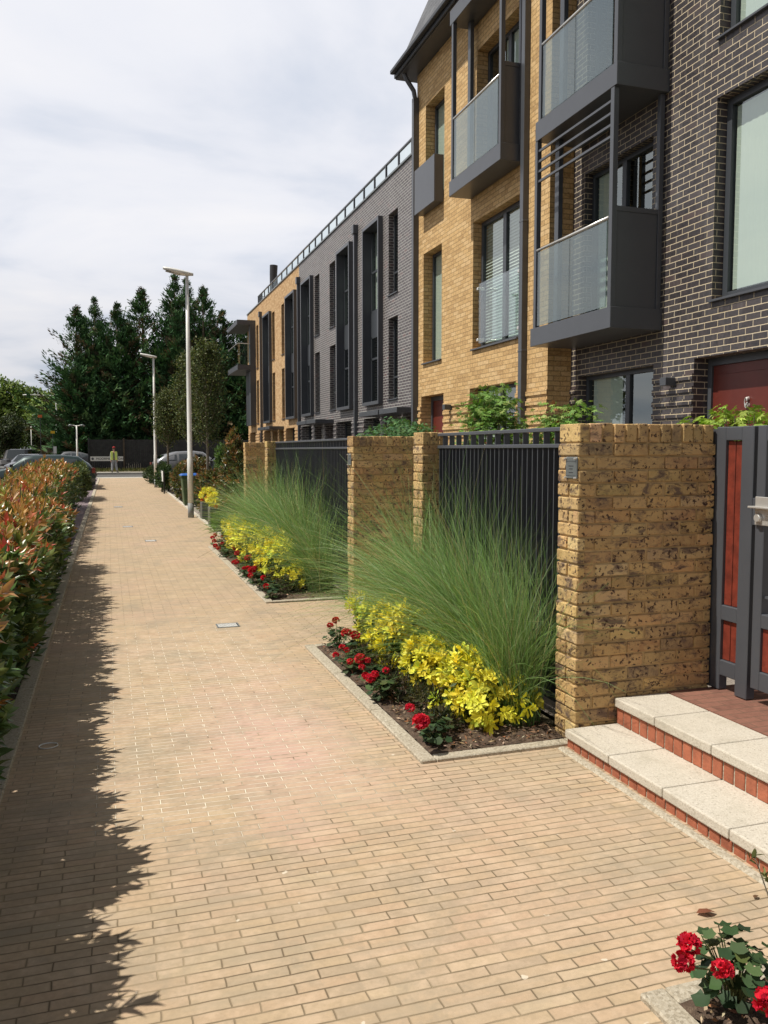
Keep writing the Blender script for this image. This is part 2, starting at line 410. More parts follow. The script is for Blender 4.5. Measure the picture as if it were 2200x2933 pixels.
class MB:
    def __init__(s): s.v = []; s.f = []; s.c = []
    def quad(s, *p, c=None):
        b = len(s.v); s.v += [tuple(q) for q in p]; s.f.append(tuple(range(b, b+len(p)))); s.c.append(c)
    def box(s, x0, x1, y0, y1, z0, z1, c=None, skip=''):
        if x0 > x1: x0, x1 = x1, x0
        if y0 > y1: y0, y1 = y1, y0
        if z0 > z1: z0, z1 = z1, z0
        b = len(s.v)
        s.v += [(x0,y0,z0),(x1,y0,z0),(x1,y1,z0),(x0,y1,z0),(x0,y0,z1),(x1,y0,z1),(x1,y1,z1),(x0,y1,z1)]
        for f in ((0,3,2,1),(4,5,6,7),(0,1,5,4),(1,2,6,5),(2,3,7,6),(3,0,4,7)):
            s.f.append(tuple(b+i for i in f)); s.c.append(c)
    def tube(s, pts, rad, n=8, caps=True):
        pts = [Vector(p) for p in pts]
        if not hasattr(rad, '__len__'): rad = [rad]*len(pts)
        b = len(s.v)
        up = Vector((0, 0, 1))
        for i, p in enumerate(pts):
            d = (pts[min(i+1, len(pts)-1)] - pts[max(i-1, 0)]).normalized()
            a = d.cross(up)
            if a.length < 0.1: a = d.cross(Vector((0, 1, 0)))
            a.normalize(); c = d.cross(a).normalized()
            for k in range(n):
                t = 2*PI*k/n
                q = p + (a*math.cos(t) + c*math.sin(t))*rad[i]
                s.v.append(tuple(q))
        for i in range(len(pts)-1):
            for k in range(n):
                s.f.append((b+i*n+k, b+i*n+(k+1) % n, b+(i+1)*n+(k+1) % n, b+(i+1)*n+k)); s.c.append(None)
        if caps:
            s.f.append(tuple(b+k for k in range(n))[::-1]); s.c.append(None)
            s.f.append(tuple(b+(len(pts)-1)*n+k for k in range(n))); s.c.append(None)
    def mesh(s, name, mat, smooth=False, off=(0, 0, 0)):
        me = bpy.data.meshes.new(name)
        ox, oy, oz = off
        me.from_pydata([(x-ox, y-oy, z-oz) for x, y, z in s.v], [], s.f)
        uvs = []; cols = []
        for p, c in zip(me.polygons, s.c):
            n = p.normal
            ax = max(range(3), key=lambda i: abs(n[i]))
            for vi in p.vertices:
                x, y, z = s.v[vi]
                uvs += [(y, z) if ax == 0 else ((x, z) if ax == 1 else (x, y))]
                cols += [(*(c or (1, 1, 1)), 1)]
        uvl = me.uv_layers.new(name='UVMap')
        uvl.data.foreach_set('uv', np.array(uvs, np.float32).ravel())
        if any(c is not None for c in s.c):
            ca = me.color_attributes.new('Col', 'FLOAT_COLOR', 'CORNER')
            ca.data.foreach_set('color', np.array(cols, np.float32).ravel())
        if smooth: me.polygons.foreach_set('use_smooth', [True]*len(me.polygons))
        me.materials.append(M[mat] if isinstance(mat, str) else mat)
        return me
    def build(s, name, mat, parent=None, bevel=0.0, smooth=False, segs=1):
        off = (0, 0, 0)
        if parent is not None:
            off = parent.location if parent.parent is None else (parent.location + parent.parent.location)
        o = bpy.data.objects.new(name, s.mesh(name, mat, smooth, off))
        link(o, parent)
        if bevel:
            b = o.modifiers.new('bevel', 'BEVEL'); b.width = bevel; b.segments = segs; b.limit_method = 'ANGLE'
        return o

def boxobj(name, mat, parent, *a, bevel=0.0):
    m = MB(); m.box(*a); return m.build(name, mat, parent, bevel)

def norm(a):
    return a / np.maximum(np.linalg.norm(a, axis=-1, keepdims=True), 1e-9)

T_LEAF = (np.array([(0,0,0),(.35,0,-.02),(.7,0,-.05),(1,0,-.14),(.3,.5,.06),(.66,.40,.03),(.3,-.5,.06),(.66,-.40,.03)], float),
          [(0,1,4),(1,2,5,4),(2,3,5),(0,6,1),(1,6,7,2),(2,7,3)])
T_LEAF4 = (np.array([(0,0,0),(.5,.5,.05),(1,0,0),(.5,-.5,.05)], float), [(0,2,1),(0,3,2)])
_st = [(0, 0, 0)]; _sf = []
for _k, (_a, _l) in enumerate(((0, 1.0), (0.62, .9), (-0.62, .9), (1.35, .62), (-1.35, .62))):
    _d = np.array([math.cos(_a), math.sin(_a)]); _n = np.array([-_d[1], _d[0]])
    _b = len(_st)
    for _t, _s, _z in ((.5, .13, .02), (1.0, 0, -.08), (.5, -.13, .02)):
        _p = _d*_t*_l + _n*_s; _st.append((_p[0], _p[1], _z))
    _sf += [(0, _b+1, _b), (0, _b+2, _b+1)]
T_OBO = (np.array([(0,0,0),(.35,0,-.01),(.72,0,-.03),(1,0,-.10),(.32,.26,.03),(.70,.50,.04),(.93,.24,-.03),(.32,-.26,.03),(.70,-.50,.04),(.93,-.24,-.03)], float),
         [(0,1,4),(1,2,5,4),(2,3,6,5),(0,7,1),(1,7,8,2),(2,8,9,3)])
T_STAR = (np.array(_st), _sf)
_g = [(0.15, 0, .0)] ; _gf = []
for _k in range(9):
    _a = -2.6 + 5.2*_k/8; _r = 0.5*(1 + 0.12*math.cos(_k*PI))
    _g.append((.5+_r*math.cos(_a), _r*math.sin(_a), .10+.05*math.cos(_k*PI)))
for _k in range(8): _gf.append((0, _k+1, _k+2))
T_ROUND = (np.array(_g), _gf)

def leaf_mesh(name, P, D, NN, L, W, C, mat, tmpl=T_LEAF4, smooth=False):
    P, D, NN, C = (np.asarray(a, float) for a in (P, D, NN, C))
    n = len(P)
    L = np.broadcast_to(L, (n,)).astype(float); W = np.broadcast_to(W, (n,)).astype(float)
    D = norm(D); Sd = norm(np.cross(NN, D)); Nn = np.cross(D, Sd)
    T, F = tmpl; k = len(T)
    V = P[:, None, :] + D[:, None, :]*(T[None, :, 0:1]*L[:, None, None]) + Sd[:, None, :]*(T[None, :, 1:2]*W[:, None, None]) + Nn[:, None, :]*(T[None, :, 2:3]*L[:, None, None])
    V = V.reshape(-1, 3)
    tot = np.array([len(f) for f in F]); idx = np.concatenate([np.array(f) for f in F])
    li = (idx[None, :] + (np.arange(n)*k)[:, None]).ravel()
    lt = np.tile(tot, n); ls = np.concatenate([[0], np.cumsum(lt)[:-1]])
    me = bpy.data.meshes.new(name)
    me.vertices.add(len(V)); me.vertices.foreach_set('co', V.ravel().astype(np.float32))
    me.loops.add(len(li)); me.loops.foreach_set('vertex_index', li.astype(np.int32))
    me.polygons.add(len(lt)); me.polygons.foreach_set('loop_start', ls.astype(np.int32)); me.polygons.foreach_set('loop_total', lt.astype(np.int32))
    me.update(calc_edges=True)
    ca = me.color_attributes.new('Col', 'FLOAT_COLOR', 'POINT')
    cc = np.ones((n, k, 4)); cc[:, :, :3] = C[:, None, :]
    ca.data.foreach_set('color', cc.ravel().astype(np.float32))
    me.materials.append(M[mat])
    return me
def leaf_obj(name, parent, *a, **k):
    return link(bpy.data.objects.new(name, leaf_mesh(name, *a, **k)), parent)
def rdir(n, up=0.0):
    a = rng.normal(size=(n, 3)); a[:, 2] += up
    return norm(a)
def mixc(cols, n, wts=None, jit=0.18):
    cols = np.array(cols, float)
    i = rng.choice(len(cols), n, p=wts)
    return np.clip(cols[i]*(1 + rng.normal(0, jit, (n, 1))) * (1 + rng.normal(0, jit*0.35, (n, 3))), 0.003, 1)
# ============================================================ GROUND
def sheet(name, mat, poly, z, kind='structure'):
    m = MB(); m.quad(*[(x, y, z) for x, y in poly]); o = m.build(name, mat); tag(o, kind=kind); return o
sheet('ground', 'earth', [(-900, -300), (900, -300), (900, 1400), (-900, 1400)], -0.06)
sheet('car_park', 'asphalt', [(-60, -20), (-2.4, -20), (-2.4, 54.5), (-60, 54.5)], -0.035)
sheet('road', 'asphalt', [(-140, 54.5), (70, 54.5), (70, 61.4), (-140, 61.4)], -0.031)
sheet('side_road', 'asphalt', [(-13.5, 61.4), (-4.6, 61.4), (-9.0, 400), (-26, 400)], -0.027)
sheet('crossover_strip', 'concrete', [(-1.2, 52.9), (3.4, 52.9), (4.4, 54.5), (-1.6, 54.5)], 0.0)
sheet('front_gardens', 'gravel', [(2.62, -3), (8.5, -3), (8.5, 17.5), (2.62, 17.5)], -0.02)
sheet('terrace_forecourt', 'asphalt', [(2.55, 17.6), (7.6, 17.6), (7.6, 52.9), (2.55, 52.9)], -0.022)
sheet('gravel_verge', 'gravel', [(2.0, 14.6), (2.545, 14.6), (2.62, 52.9), (2.28, 52.9)], -0.012)
sheet('far_footway', 'concrete', [(-4.5, 61.55), (40, 61.55), (40, 63.4), (-4.5, 63.4)], 0.10)
sheet('far_verge', 'earth', [(-4.5, 63.4), (40, 63.4), (40, 68.2), (-4.5, 68.2)], 0.105)
m = MB(); m.box(-4.5, 40, 61.4, 61.55, -0.05, 0.11); tag(m.build('far_kerb', 'concrete'), kind='structure')
# the brick path (one sheet, kerbs are real steps beside it)
m = MB()
NY = 60
m.quad((-0.60, -3, 0), (2.45, -3, 0), (2.45, 8.9, 0), (-0.60, 8.9, 0))
m.quad((-0.60, 8.9, 0), (1.64, 8.9, 0), (1.66, 14.5, 0), (-0.60, 14.5, 0))
m.quad((-0.60, 14.5, 0), (2.0, 14.5, 0), (2.28, 52.9, 0), (-0.60, 52.9, 0))
tag(m.build('brick_path', 'paving'), kind='structure')
sheet('plum_chip_bed', 'purple', [(-2.4, 12.5), (-0.62, 12.5), (-0.62, 52.9), (-2.4, 52.9)], -0.012)
sheet('hedge_bed', 'soil', [(-2.4, -3), (-0.62, -3), (-0.62, 12.5), (-2.4, 12.5)], -0.01)
# left kerb
def kerb_run(name, segs, mat='kerb', z0=-0.06, z1=0.012, label=None):
    m = MB()
    for x0, x1, y0, y1 in segs: m.box(x0, x1, y0, y1, z0, z1)
    o = m.build(name, mat, bevel=0.006); tag(o, kind='structure'); return o
def run_y(x0, x1, ya, yb, L=0.915):
    r = []; y = ya
    while y < yb - 0.02:
        r.append((x0, x1, y, min(y+L-0.006, yb))); y += L
    return r
kerb_run('path_kerb', run_y(-0.62, -0.515, -3, 52.9), z1=0.022)
# bed 2 (near) : x 1.53-2.45, y 4.03-6.81 ; bed 1 : y 8.93-14.47 ; bed 3 : y<2.06
def bed(x0, x1, ya, yb):
    k = run_y(x0, x0+0.085, ya, yb)
    k += [(x0+0.087, x1, ya, ya+0.075), (x0+0.087, x1, yb-0.075, yb)]
    kerb_run('bed_kerb', k, z1=0.02)
    n = 46; ny = int((yb-ya)/0.05)+2
    m = MB(); g = {}
    xs = np.linspace(x0+0.085, x1, 20); ys = np.linspace(ya+0.075, yb-0.075, ny)
    Z = rng.random((20, ny))
    for i, x in enumerate(xs):
        for j, y in enumerate(ys):
            e = min(i, 19-i, j, ny-1-j)
            z = 0.008 + min(e, 2)*0.006 + Z[i, j]*0.018
            g[i, j] = len(m.v); m.v.append((x, y, z))
    for i in range(19):
        for j in range(ny-1):
            m.f.append((g[i, j], g[i+1, j], g[i+1, j+1], g[i, j+1])); m.c.append(None)
    tag(m.build('soil_bed', 'soil', smooth=True), kind='structure')
bed(1.53, 2.45, 4.03, 6.81)
bed(1.58, 2.45, 8.91, 14.47)
bed(1.485, 2.36, -1.2, 2.055)
# pale kerb after bed 1, bending along the path
m = MB()
for i in range(42):
    y0 = 14.52 + i*0.915; y1 = min(y0+0.909, 52.9)
    xa = 2.0 + (y0-14.5)*0.0073; xb = 2.0 + (y1-14.5)*0.0073
    b = len(m.v)
    m.v += [(xa, y0, -.05), (xa+.08, y0, -.05), (xb+.08, y1, -.05), (xb, y1, -.05), (xa, y0, .03), (xa+.08, y0, .03), (xb+.08, y1, .03), (xb, y1, .03)]
    for f in ((0,3,2,1),(4,5,6,7),(0,1,5,4),(1,2,6,5),(2,3,7,6),(3,0,4,7)): m.f.append(tuple(b+q for q in f)); m.c.append(None)
tag(m.build('far_path_kerb', 'stone'), kind='structure')
# gritty strip in front of the near steps
m = MB(); m.box(2.33, 2.378, 2.05, 4.02, -0.05, 0.010); tag(m.build('grit_channel', 'kerb', bevel=0.01), kind='structure')

# bark mulch and debris on the beds (nobody could count it)
def chips(n, x0, x1, y0, y1, z=0.026):
    P = np.stack([rng.uniform(x0, x1, n), rng.uniform(y0, y1, n), rng.uniform(z, z+0.018, n)], 1)
    D = rdir(n); D[:, 2] *= 0.25
    NN = rdir(n, 2.5)
    C = mixc([(0.20, 0.13, 0.08), (0.10, 0.06, 0.04), (0.38, 0.29, 0.20), (0.26, 0.12, 0.06)], n, [.35, .3, .2, .15])
    return P, D, NN, rng.uniform(0.012, 0.045, n), rng.uniform(0.005, 0.016, n), C
cs = [chips(3600, 1.64, 2.44, 4.12, 6.72), chips(4200, 1.68, 2.44, 9.0, 14.4), chips(1700, 1.58, 2.34, 1.2, 1.97)]
tag(leaf_obj('bark_mulch', None, *[np.concatenate([c[i] for c in cs]) for i in range(6)], 'chip'), 'brown bark chips and dead leaves lying on the flower beds', 'mulch', kind='stuff')

# drain grates and cover plates set in the path
def grate(x0, x1, y0, y1, label, mat='galv2'):
    t = thing('drain_grate', label, 'drain grate', ((x0+x1)/2, (y0+y1)/2, 0), group='metal covers let into the brick path')
    m = MB()
    m.box(x0, x1, y0, y0+0.012, -0.02, 0.005); m.box(x0, x1, y1-0.012, y1, -0.02, 0.005)
    m.box(x0, x0+0.01, y0+.012, y1-.012, -0.02, 0.005); m.box(x1-0.01, x1, y0+.012, y1-.012, -0.02, 0.005)
    m.build('frame', 'plate', t)
    m = MB(); n = 15
    for i in range(n):
        x = x0+0.016+(x1-x0-0.032)*i/n
        m.box(x, x+0.006, y0+0.012, y1-0.012, -0.02, 0.0045)
    m.build('bars', 'galv', t)
    boxobj('pit', 'black', t, x0+0.01, x1-0.01, y0+0.012, y1-0.012, -0.03, 0.0012)
grate(0.93, 1.14, 7.80, 7.98, 'small slotted metal drain grate in the path before the garden steps')
grate(0.60, 0.80, 15.70, 15.95, 'metal cover in the path, second from the front of the row')
grate(0.26, 0.47, 18.8, 19.05, 'metal cover in the path, third from the front of the row')
grate(0.12, 0.36, 25.5, 25.9, 'metal cover in the path, farthest of the row')

# fallen leaf and the little white loop on the path
def fallen(x, y, L, col, label, rz):
    P = np.array([[x, y, 0.008]]); D = np.array([[math.cos(rz), math.sin(rz), 0.12]])
    tag(leaf_obj('fallen_leaf', None, P, D, np.array([[0.1, 0.2, 1]]), L, L*0.6, np.array([col]), 'leaf', tmpl=T_LEAF), label, 'leaf', 'dry leaves on the path')
fallen(1.95, 2.38, 0.075, (0.22, 0.085, 0.05), 'curled reddish brown dead leaf lying on the paving before the steps', -0.2)
fallen(2.22, 2.40, 0.03, (0.16, 0.09, 0.05), 'tiny brown leaf scrap beside the larger dead leaf', 0.3)
m = MB(); pts = [(-0.355+0.05*math.cos(t)*1.0, 4.93+0.045*math.sin(t), 0.005) for t in np.linspace(0.4, 2*PI-0.1, 16)]
m.tube(pts, 0.0035, 5); tag(m.build('string_loop', 'white'), 'loop of white string lying in the shade of the hedge', 'string')

# ============================================================ GARDEN WALLS (real bricks)
BC = [(0.56, 0.38, 0.175), (0.49, 0.33, 0.15), (0.52, 0.34, 0.15), (0.42, 0.28, 0.13), (0.62, 0.45, 0.24), (0.36, 0.25, 0.13), (0.24, 0.17, 0.11)]
BW = [.23, .22, .23, .17, .06, .06, .03]
def brick_wall(root, x0, x1, y0, y1, ztop, zbot=-0.05):
    """solid wall of real bricks on all four faces with a brick-on-edge coping"""
    mo = MB(); mo.box(x0+.009, x1-.009, y0+.009, y1-.009, zbot, ztop-0.008)
    mo.build('mortar', 'mortar', root)
    b = MB(); z = ztop-0.112; row = 0
    def col(): return tuple(mixc(BC, 1, BW, 0.10)[0])
    def put(a0, a1, c0, c1, z0, z1):
        j = lambda: random.uniform(-0.0048, 0.0036)
        b.box(a0+j(), a1+j(), c0+j(), c1+j(), z0+j()*.6, z1+j()*.6, c=col())
    while z > zbot:
        off = 0.0 if row % 2 == 0 else 0.1125
        for (face) in ('y0', 'x0', 'y1', 'x1'):
            if face in ('y0', 'y1'):
                a, e = x0+0.003, x1-0.003
                s = a - off
                while s < e-0.02:
                    p, q = max(s, a), min(s+0.215, e)
                    if q-p > 0.03:
                        if face == 'y0': put(p, q, y0, y0+0.05, z-0.065, z)
                        else: put(p, q, y1-0.05, y1, z-0.065, z)
                    s += 0.225
            else:
                a, e = y0+0.055, y1-0.055
                if e-a > 0.3: s = a-0.11+off
                else: s = a-0.055
                st = 0.225 if e-a > 0.3 else (0.1125 if row % 2 else 0.25)
                if e-a <= 0.3:
                    if row % 2: segs = [(a-.055, (a+e)/2-.005), ((a+e)/2+.005, e+.055)]
                    else: segs = [(a-.055, e+.055)]
                else:
                    segs = []
                    while s < e: segs.append((max(s, a), min(s+0.215, e))); s += 0.225
                for p, q in segs:
                    if q-p > 0.03:
                        if face == 'x0': put(x0-0.001, x0+0.05, p, q, z-0.065, z)
                        else: put(x1-0.05, x1+0.001, p, q, z-0.065, z)
        z -= 0.075; row += 1
    # coping: bricks on edge
    if x1-x0 >= y1-y0:
        s = x0
        while s < x1-0.02:
            q = min(s+0.065, x1); put(s, q, y0-0.001, y1+0.001, ztop-0.104, ztop); s += 0.075
    else:
        s = y0
        while s < y1-0.02:
            q = min(s+0.065, y1); put(x0-0.001, x1+0.001, s, q, ztop-0.104, ztop); s += 0.075
    return b.build('brickwork', 'realbrick', root, bevel=0.006, segs=2)
G = 'yellow stock brick garden walls and piers along the path'
def gw(label, x0, x1, y0, y1, zt=1.80):
    t = thing('garden_wall', label, 'brick wall', ((x0+x1)/2, (y0+y1)/2, 0), G)
    brick_wall(t, x0, x1, y0, y1, zt); return t
gw('tall yellow brick wall beside the steps with the small plaque on its end', 2.45, 3.352, 4.04, 4.255)
gw('yellow brick pier at the far end of the nearer dark railing', 2.45, 2.665, 6.455, 6.67)
gw('yellow brick wall between the two dark railings, plaque at its end', 2.45, 3.42, 8.51, 8.725)
gw('yellow brick pier at the far end of the second railing', 2.45, 2.665, 13.55, 13.765)
gw('farthest yellow brick garden wall with a bronze shrub beside it', 2.45, 3.25, 15.85, 16.065)

# plaques
def plaque(y, x, z, label):
    t = thing('plaque', label, 'plaque', (x, y, z), 'small metal plaques on the wall ends')
    boxobj('plate', 'plate', t, x-0.012, x-0.002, y-0.058, y+0.058, z-0.058, z+0.062, bevel=0.003)
    for k_, wd_ in ((.012, .026), (-.004, .018), (-.024, .022)):
        boxobj('inscription', 'metal2', t, x-0.0130, x-0.0118, y-wd_, y+wd_, z+k_-.0022, z+k_+.0022)
    for a in (-1, 1):
        for b_ in (-1, 1):
            m = MB(); m.tube([(x-0.024, y+a*0.05, z+b_*0.053), (x-0.010, y+a*0.05, z+b_*0.053)], [0.005, 0.006], 8)
            m.build('screw', 'steel', t)
    m = MB()
    m.box(x-0.0135, x-0.0115, y-0.05, y+0.05, z+0.038, z+0.0395)
    m.build('engraved_line', 'metal2', t); m = MB()
    m.box(x-0.0135, x-0.0115, y-0.05, y+0.05, z-0.042, z-0.0405)
    m.build('engraved_line', 'metal2', t)
plaque(4.10, 2.449, 1.552, 'small grey plaque with four steel screws on the nearest wall end')
plaque(8.62, 2.449, 1.552, 'small grey plaque on the end of the wall between the railings')

# ============================================================ RAILINGS
def railing(ya, yb, label):
    x = 2.60
    t = thing('railing', label, 'railing', (x, (ya+yb)/2, 0), 'dark metal railings between the brick piers')
    m = MB(); m.box(x-.02, x+.02, ya, yb, 1.765, 1.79); m.build('top_rail', 'metal', t, 0.003)
    m = MB(); m.box(x-.02, x+.02, ya, yb, 1.665, 1.69); m.build('mid_rail', 'metal', t, 0.003)
    m = MB(); m.box(x-.02, x+.02, ya, yb, 0.10, 0.14); m.build('bottom_rail', 'metal', t, 0.003)
    n = int((yb-ya)/0.07); 
    pb, tb = MB(), MB()
    for i in range(n+1):
        y = ya + 0.02 + (yb-ya-0.04)*i/n
        b = pb; b.box(x-.010, x+.048, y-.004, y+.004, 0.14, 1.665)
        if i % 2 == 0: tb.box(x-.006, x+.036, y-.004, y+.004, 1.69, 1.765)
    pb.v += []; b0 = len(pb.v); pb.v += tb.v; pb.f += [tuple(q+b0 for q in f) for f in tb.f]; pb.c += tb.c
    pb.build('slats', 'metal', t)
    boxobj('screen_board', 'metal2', t, x+.052, x+.066, ya, yb, 0.09, 1.675)
    return t
railing(4.26, 6.45, 'dark metal railing behind the nearer clump of tall grass')
railing(8.73, 13.545, 'longer dark metal railing behind the farther clump of tall grass')

# ============================================================ STEPS
def steps(ya, yb, label):
    t = thing('steps', label, 'steps', (2.7, (ya+yb)/2, 0), 'white stone steps up to the garden gates')
    m = MB()
    def slabs(x0, x1, z0, z1, off):
        y = yb; first = True
        while y > ya+0.03:
            L = off if first else 0.4375
            first = False
            y2 = max(y-L, ya); m.box(x0, x1, y2+0.0035, y-0.0015, z0, z1); y = y2
    slabs(2.385, 2.735, 0.052, 0.101, 0.43)
    slabs(2.700, 3.050, 0.198, 0.249, 0.37)
    m.build('tread', 'stone', t, 0.007, segs=2)
    r = MB(); mo = MB()
    for x, z0, z1 in ((2.398, -0.05, 0.050), (2.714, 0.101, 0.196)):
        r = MB(); mo = MB()
        mo.box(x+0.006, x+0.3, ya+.01, yb-.004, z0, z1-0.002)
        y = yb-0.004
        while y > ya+0.03:
            r.box(x+random.uniform(-.002, .002), x+0.06, y-0.064, y, z0+0.001, z1-0.003, c=None); y -= 0.073
        r.build('riser_bricks', 'redbrick', t, 0.003); mo.build('riser_mortar', 'kerb', t)
    boxobj('landing', 'landing', t, 3.052, 3.95, ya, yb, -0.05, 0.252)
    return t
steps(2.06, 4.033, 'pale stone steps over red brick risers beside the nearest wall')
steps(6.82, 8.50, 'pale stone steps between the railings, half hidden by tall grass')

# ============================================================ GATE
def gate(y1, x=3.357):
    t = thing('garden_gate', 'dark grey metal gate with red wood insets at the top of the steps', 'gate', (x, y1-0.9, 0.24))
    # fixed side panel y1-0.28 .. y1
    zb, zt = 0.256, 1.785
    m = MB()
    ya, yb = y1-0.296, y1
    ra, rb = y1-0.203, y1-0.075
    m.box(x, x+.06, rb, yb, zb, zt); m.box(x, x+.06, ya, ra, zb, zt)
    m.box(x+.001, x+.059, ra, rb, 1.706, zt-.001); m.box(x+.001, x+.059, ra, rb, 0.670, 0.757); m.box(x+.001, x+.059, ra, rb, 0.345, 0.435)
    m.build('side_frame', 'metal', t, 0.004)
    for z0, z1 in ((0.759, 1.704), (0.437, 0.668)):
        for a, b in ((ra+.004, (ra+rb)/2-.003), ((ra+rb)/2+.003, rb-.004)):
            boxobj('wood_slat', 'redwood', t, x+.018, x+.042, a, b, z0, z1, bevel=0.002)
    m = MB(); m.box(x+.004, x+.05, ya-.028, ya-.001, 1.24, 1.39); m.build('lock_keep', 'metal', t, 0.002)
    boxobj('wall_plate', 'metal', t, x+.004, x+.06, y1+.001, y1+.10, zb, zt-.01)
    # gate leaf
    g = MB()
    la, lb = y1-1.55, y1-0.326
    g.box(x-.002, x+.055, lb-.064, lb, 0.335, zt); g.box(x-.002, x+.055, la, la+.085, 0.32, zt)
    g.box(x-.001, x+.054, la+.085, lb-.064, 0.335, 0.44); g.box(x-.001, x+.054, la+.085, lb-.064, 1.70, zt-.001)
    g.box(x-.001, x+.054, la+.085, lb-.064, 0.682, 0.760)
    g.build('gate_frame', 'metal', t, 0.004)
    m = MB(); m.box(x+.02, x+.035, la+.085, lb-.064, 0.845, 0.858)
    for k in range(9):
        y = lb-.13-.12*k; m.box(x+.02, x+.035, y-.012, y, 0.760, 1.70)
    m.build('gate_bars', 'metal', t)
    y = lb-.066
    while y > la+.1:
        boxobj('wood_slat', 'redwood', t, x+.015, x+.04, y-.165, y, 0.442, 0.680, bevel=0.002); y -= .172
    lk = boxobj('lock_plate', 'steel', t, x-.016, x-.003, lb-.22, lb-.010, 1.245, 1.40, bevel=0.003)
    m = MB(); m.tube([(x-.035, lb-.045, 1.285), (x-.017, lb-.045, 1.285)], [0.022, 0.025], 14); m.build('lock_cylinder', 'steel', lk, 0.002)
    m = MB(); m.box(x-.055, x-.016, lb-.20, lb+.004, 1.337, 1.349); m.build('pull_handle', 'steel', lk, 0.003)
gate(4.036)

# ============================================================ HOUSES
def facade(mb, x, y0, y1, z0, z1, holes, depth=0.28, bands=None):
    ys = sorted({y0, y1, *[h[0] for h in holes], *[h[1] for h in holes]})
    zs = sorted({z0, z1, *[h[2] for h in holes], *[h[3] for h in holes]})
    for i in range(len(ys)-1):
        for j in range(len(zs)-1):
            cy, cz = (ys[i]+ys[i+1])/2, (zs[j]+zs[j+1])/2
            if any(h[0] < cy < h[1] and h[2] < cz < h[3] for h in holes): continue
            mb.quad((x, ys[i+1], zs[j]), (x, ys[i], zs[j]), (x, ys[i], zs[j+1]), (x, ys[i+1], zs[j+1]))
    X = x+depth
    for a, b, c, d in holes:
        mb.quad((x, a, c), (X, a, c), (X, a, d), (x, a, d)); mb.quad((x, b, c), (x, b, d), (X, b, d), (X, b, c))
        mb.quad((x, a, d), (X, a, d), (X, b, d), (x, b, d)); mb.quad((x, a, c), (x, b, c), (X, b, c), (X, a, c))
    if bands:
        z = bands[0]
        while z < bands[1]:
            segs = [(y0, y1)]
            for a, b, c, d in holes:
                if c < z+.07 and d > z:
                    ns = []
                    for p, q in segs:
                        if a > p: ns.append((p, min(a, q)))
                        if b < q: ns.append((max(b, p), q))
                    segs = [s_ for s_ in ns if s_[1]-s_[0] > .02]
            for p, q in segs: mb.box(x-0.022, x+.01, p+(0.003 if p > y0 else -0.018), q-0.003, z+.003, z+.072)
            z += 0.15
def shell(mb, x, y0, y1, z0, z1, deep=7.0):
    mb.quad((x, y0, z0), (x+deep, y0, z0), (x+deep, y0, z1), (x, y0, z1))
    mb.quad((x, y1, z0), (x, y1, z1), (x+deep, y1, z1), (x+deep, y1, z0))
    mb.quad((x+deep, y0, z0), (x+deep, y1, z0), (x+deep, y1, z1), (x+deep, y0, z1))
    mb.quad((x, y0, z1), (x+deep, y0, z1), (x+deep, y1, z1), (x, y1, z1))
def window(root, x, a, b, c, d, rev=0.2, fr=0.055, mull=(), trans=(), sill=True, blind=None, gl='glass', dpt=0.07):
    X = x+rev
    m = MB()
    m.box(X, X+dpt, a, a+fr, c, d); m.box(X, X+dpt, b-fr, b, c, d)
    m.box(X+.001, X+dpt-.001, a+fr, b-fr, c, c+fr); m.box(X+.001, X+dpt-.001, a+fr, b-fr, d-fr, d)
    for y in mull: m.box(X+.002, X+dpt-.002, y-fr*.8, y+fr*.8, c+fr, d-fr)
    for z in trans: m.box(X+.003, X+dpt-.003, a+fr, b-fr, z-fr*.5, z+fr*.5)
    f = m.build('window', 'frame', root, 0.003)
    g = MB(); g.quad((X+.035, b-fr, c+fr), (X+.035, a+fr, c+fr), (X+.035, a+fr, d-fr), (X+.035, b-fr, d-fr)); g.build('glass', gl, f)
    if sill: boxobj('sill', 'metal', f, x-0.045, X+.01, a-.012, b+.012, c-.028, c-.001, bevel=0.003)
    if blind:
        bl = MB()
        if blind == 'slats':
            bl.quad((X+.10, b-fr, c+fr), (X+.10, a+fr, c+fr), (X+.10, a+fr, d-fr), (X+.10, b-fr, d-fr)); bl.build('curtain', 'curtain', f); bl = MB()
        if blind == 'slats':
            z = d-fr-.03
            while z > c+fr+.02:
                bl.quad((X+.055, a+fr, z), (X+.085, a+fr, z+.045), (X+.085, b-fr, z+.045), (X+.055, b-fr, z)); z -= 0.055
            bl.build('shutter_slats', 'white', f)
        else:
            ya, yb, za, zb = blind if blind != 'full' else (a+fr+.002, b-fr-.002, c+fr, d-fr)
            n = max(4, int((yb-ya)/.05))
            for i in range(n):
                p, q = ya+(yb-ya)*i/n, ya+(yb-ya)*(i+1)/n
                o1, o2 = (.052, .056) if i % 2 else (.056, .052)
                bl.quad((X+o1, q, za), (X+o2, p, za), (X+o2, p, zb), (X+o1, q, zb))
            bl.build('curtain', 'curtain', f, smooth=True)
    r = MB(); r.quad((X+.9, a-.6, c-.3), (X+.9, b+.6, c-.3), (X+.9, b+.6, d+.3), (X+.9, a-.6, d+.3)); r.build('dark_interior', 'room', f)
    return f
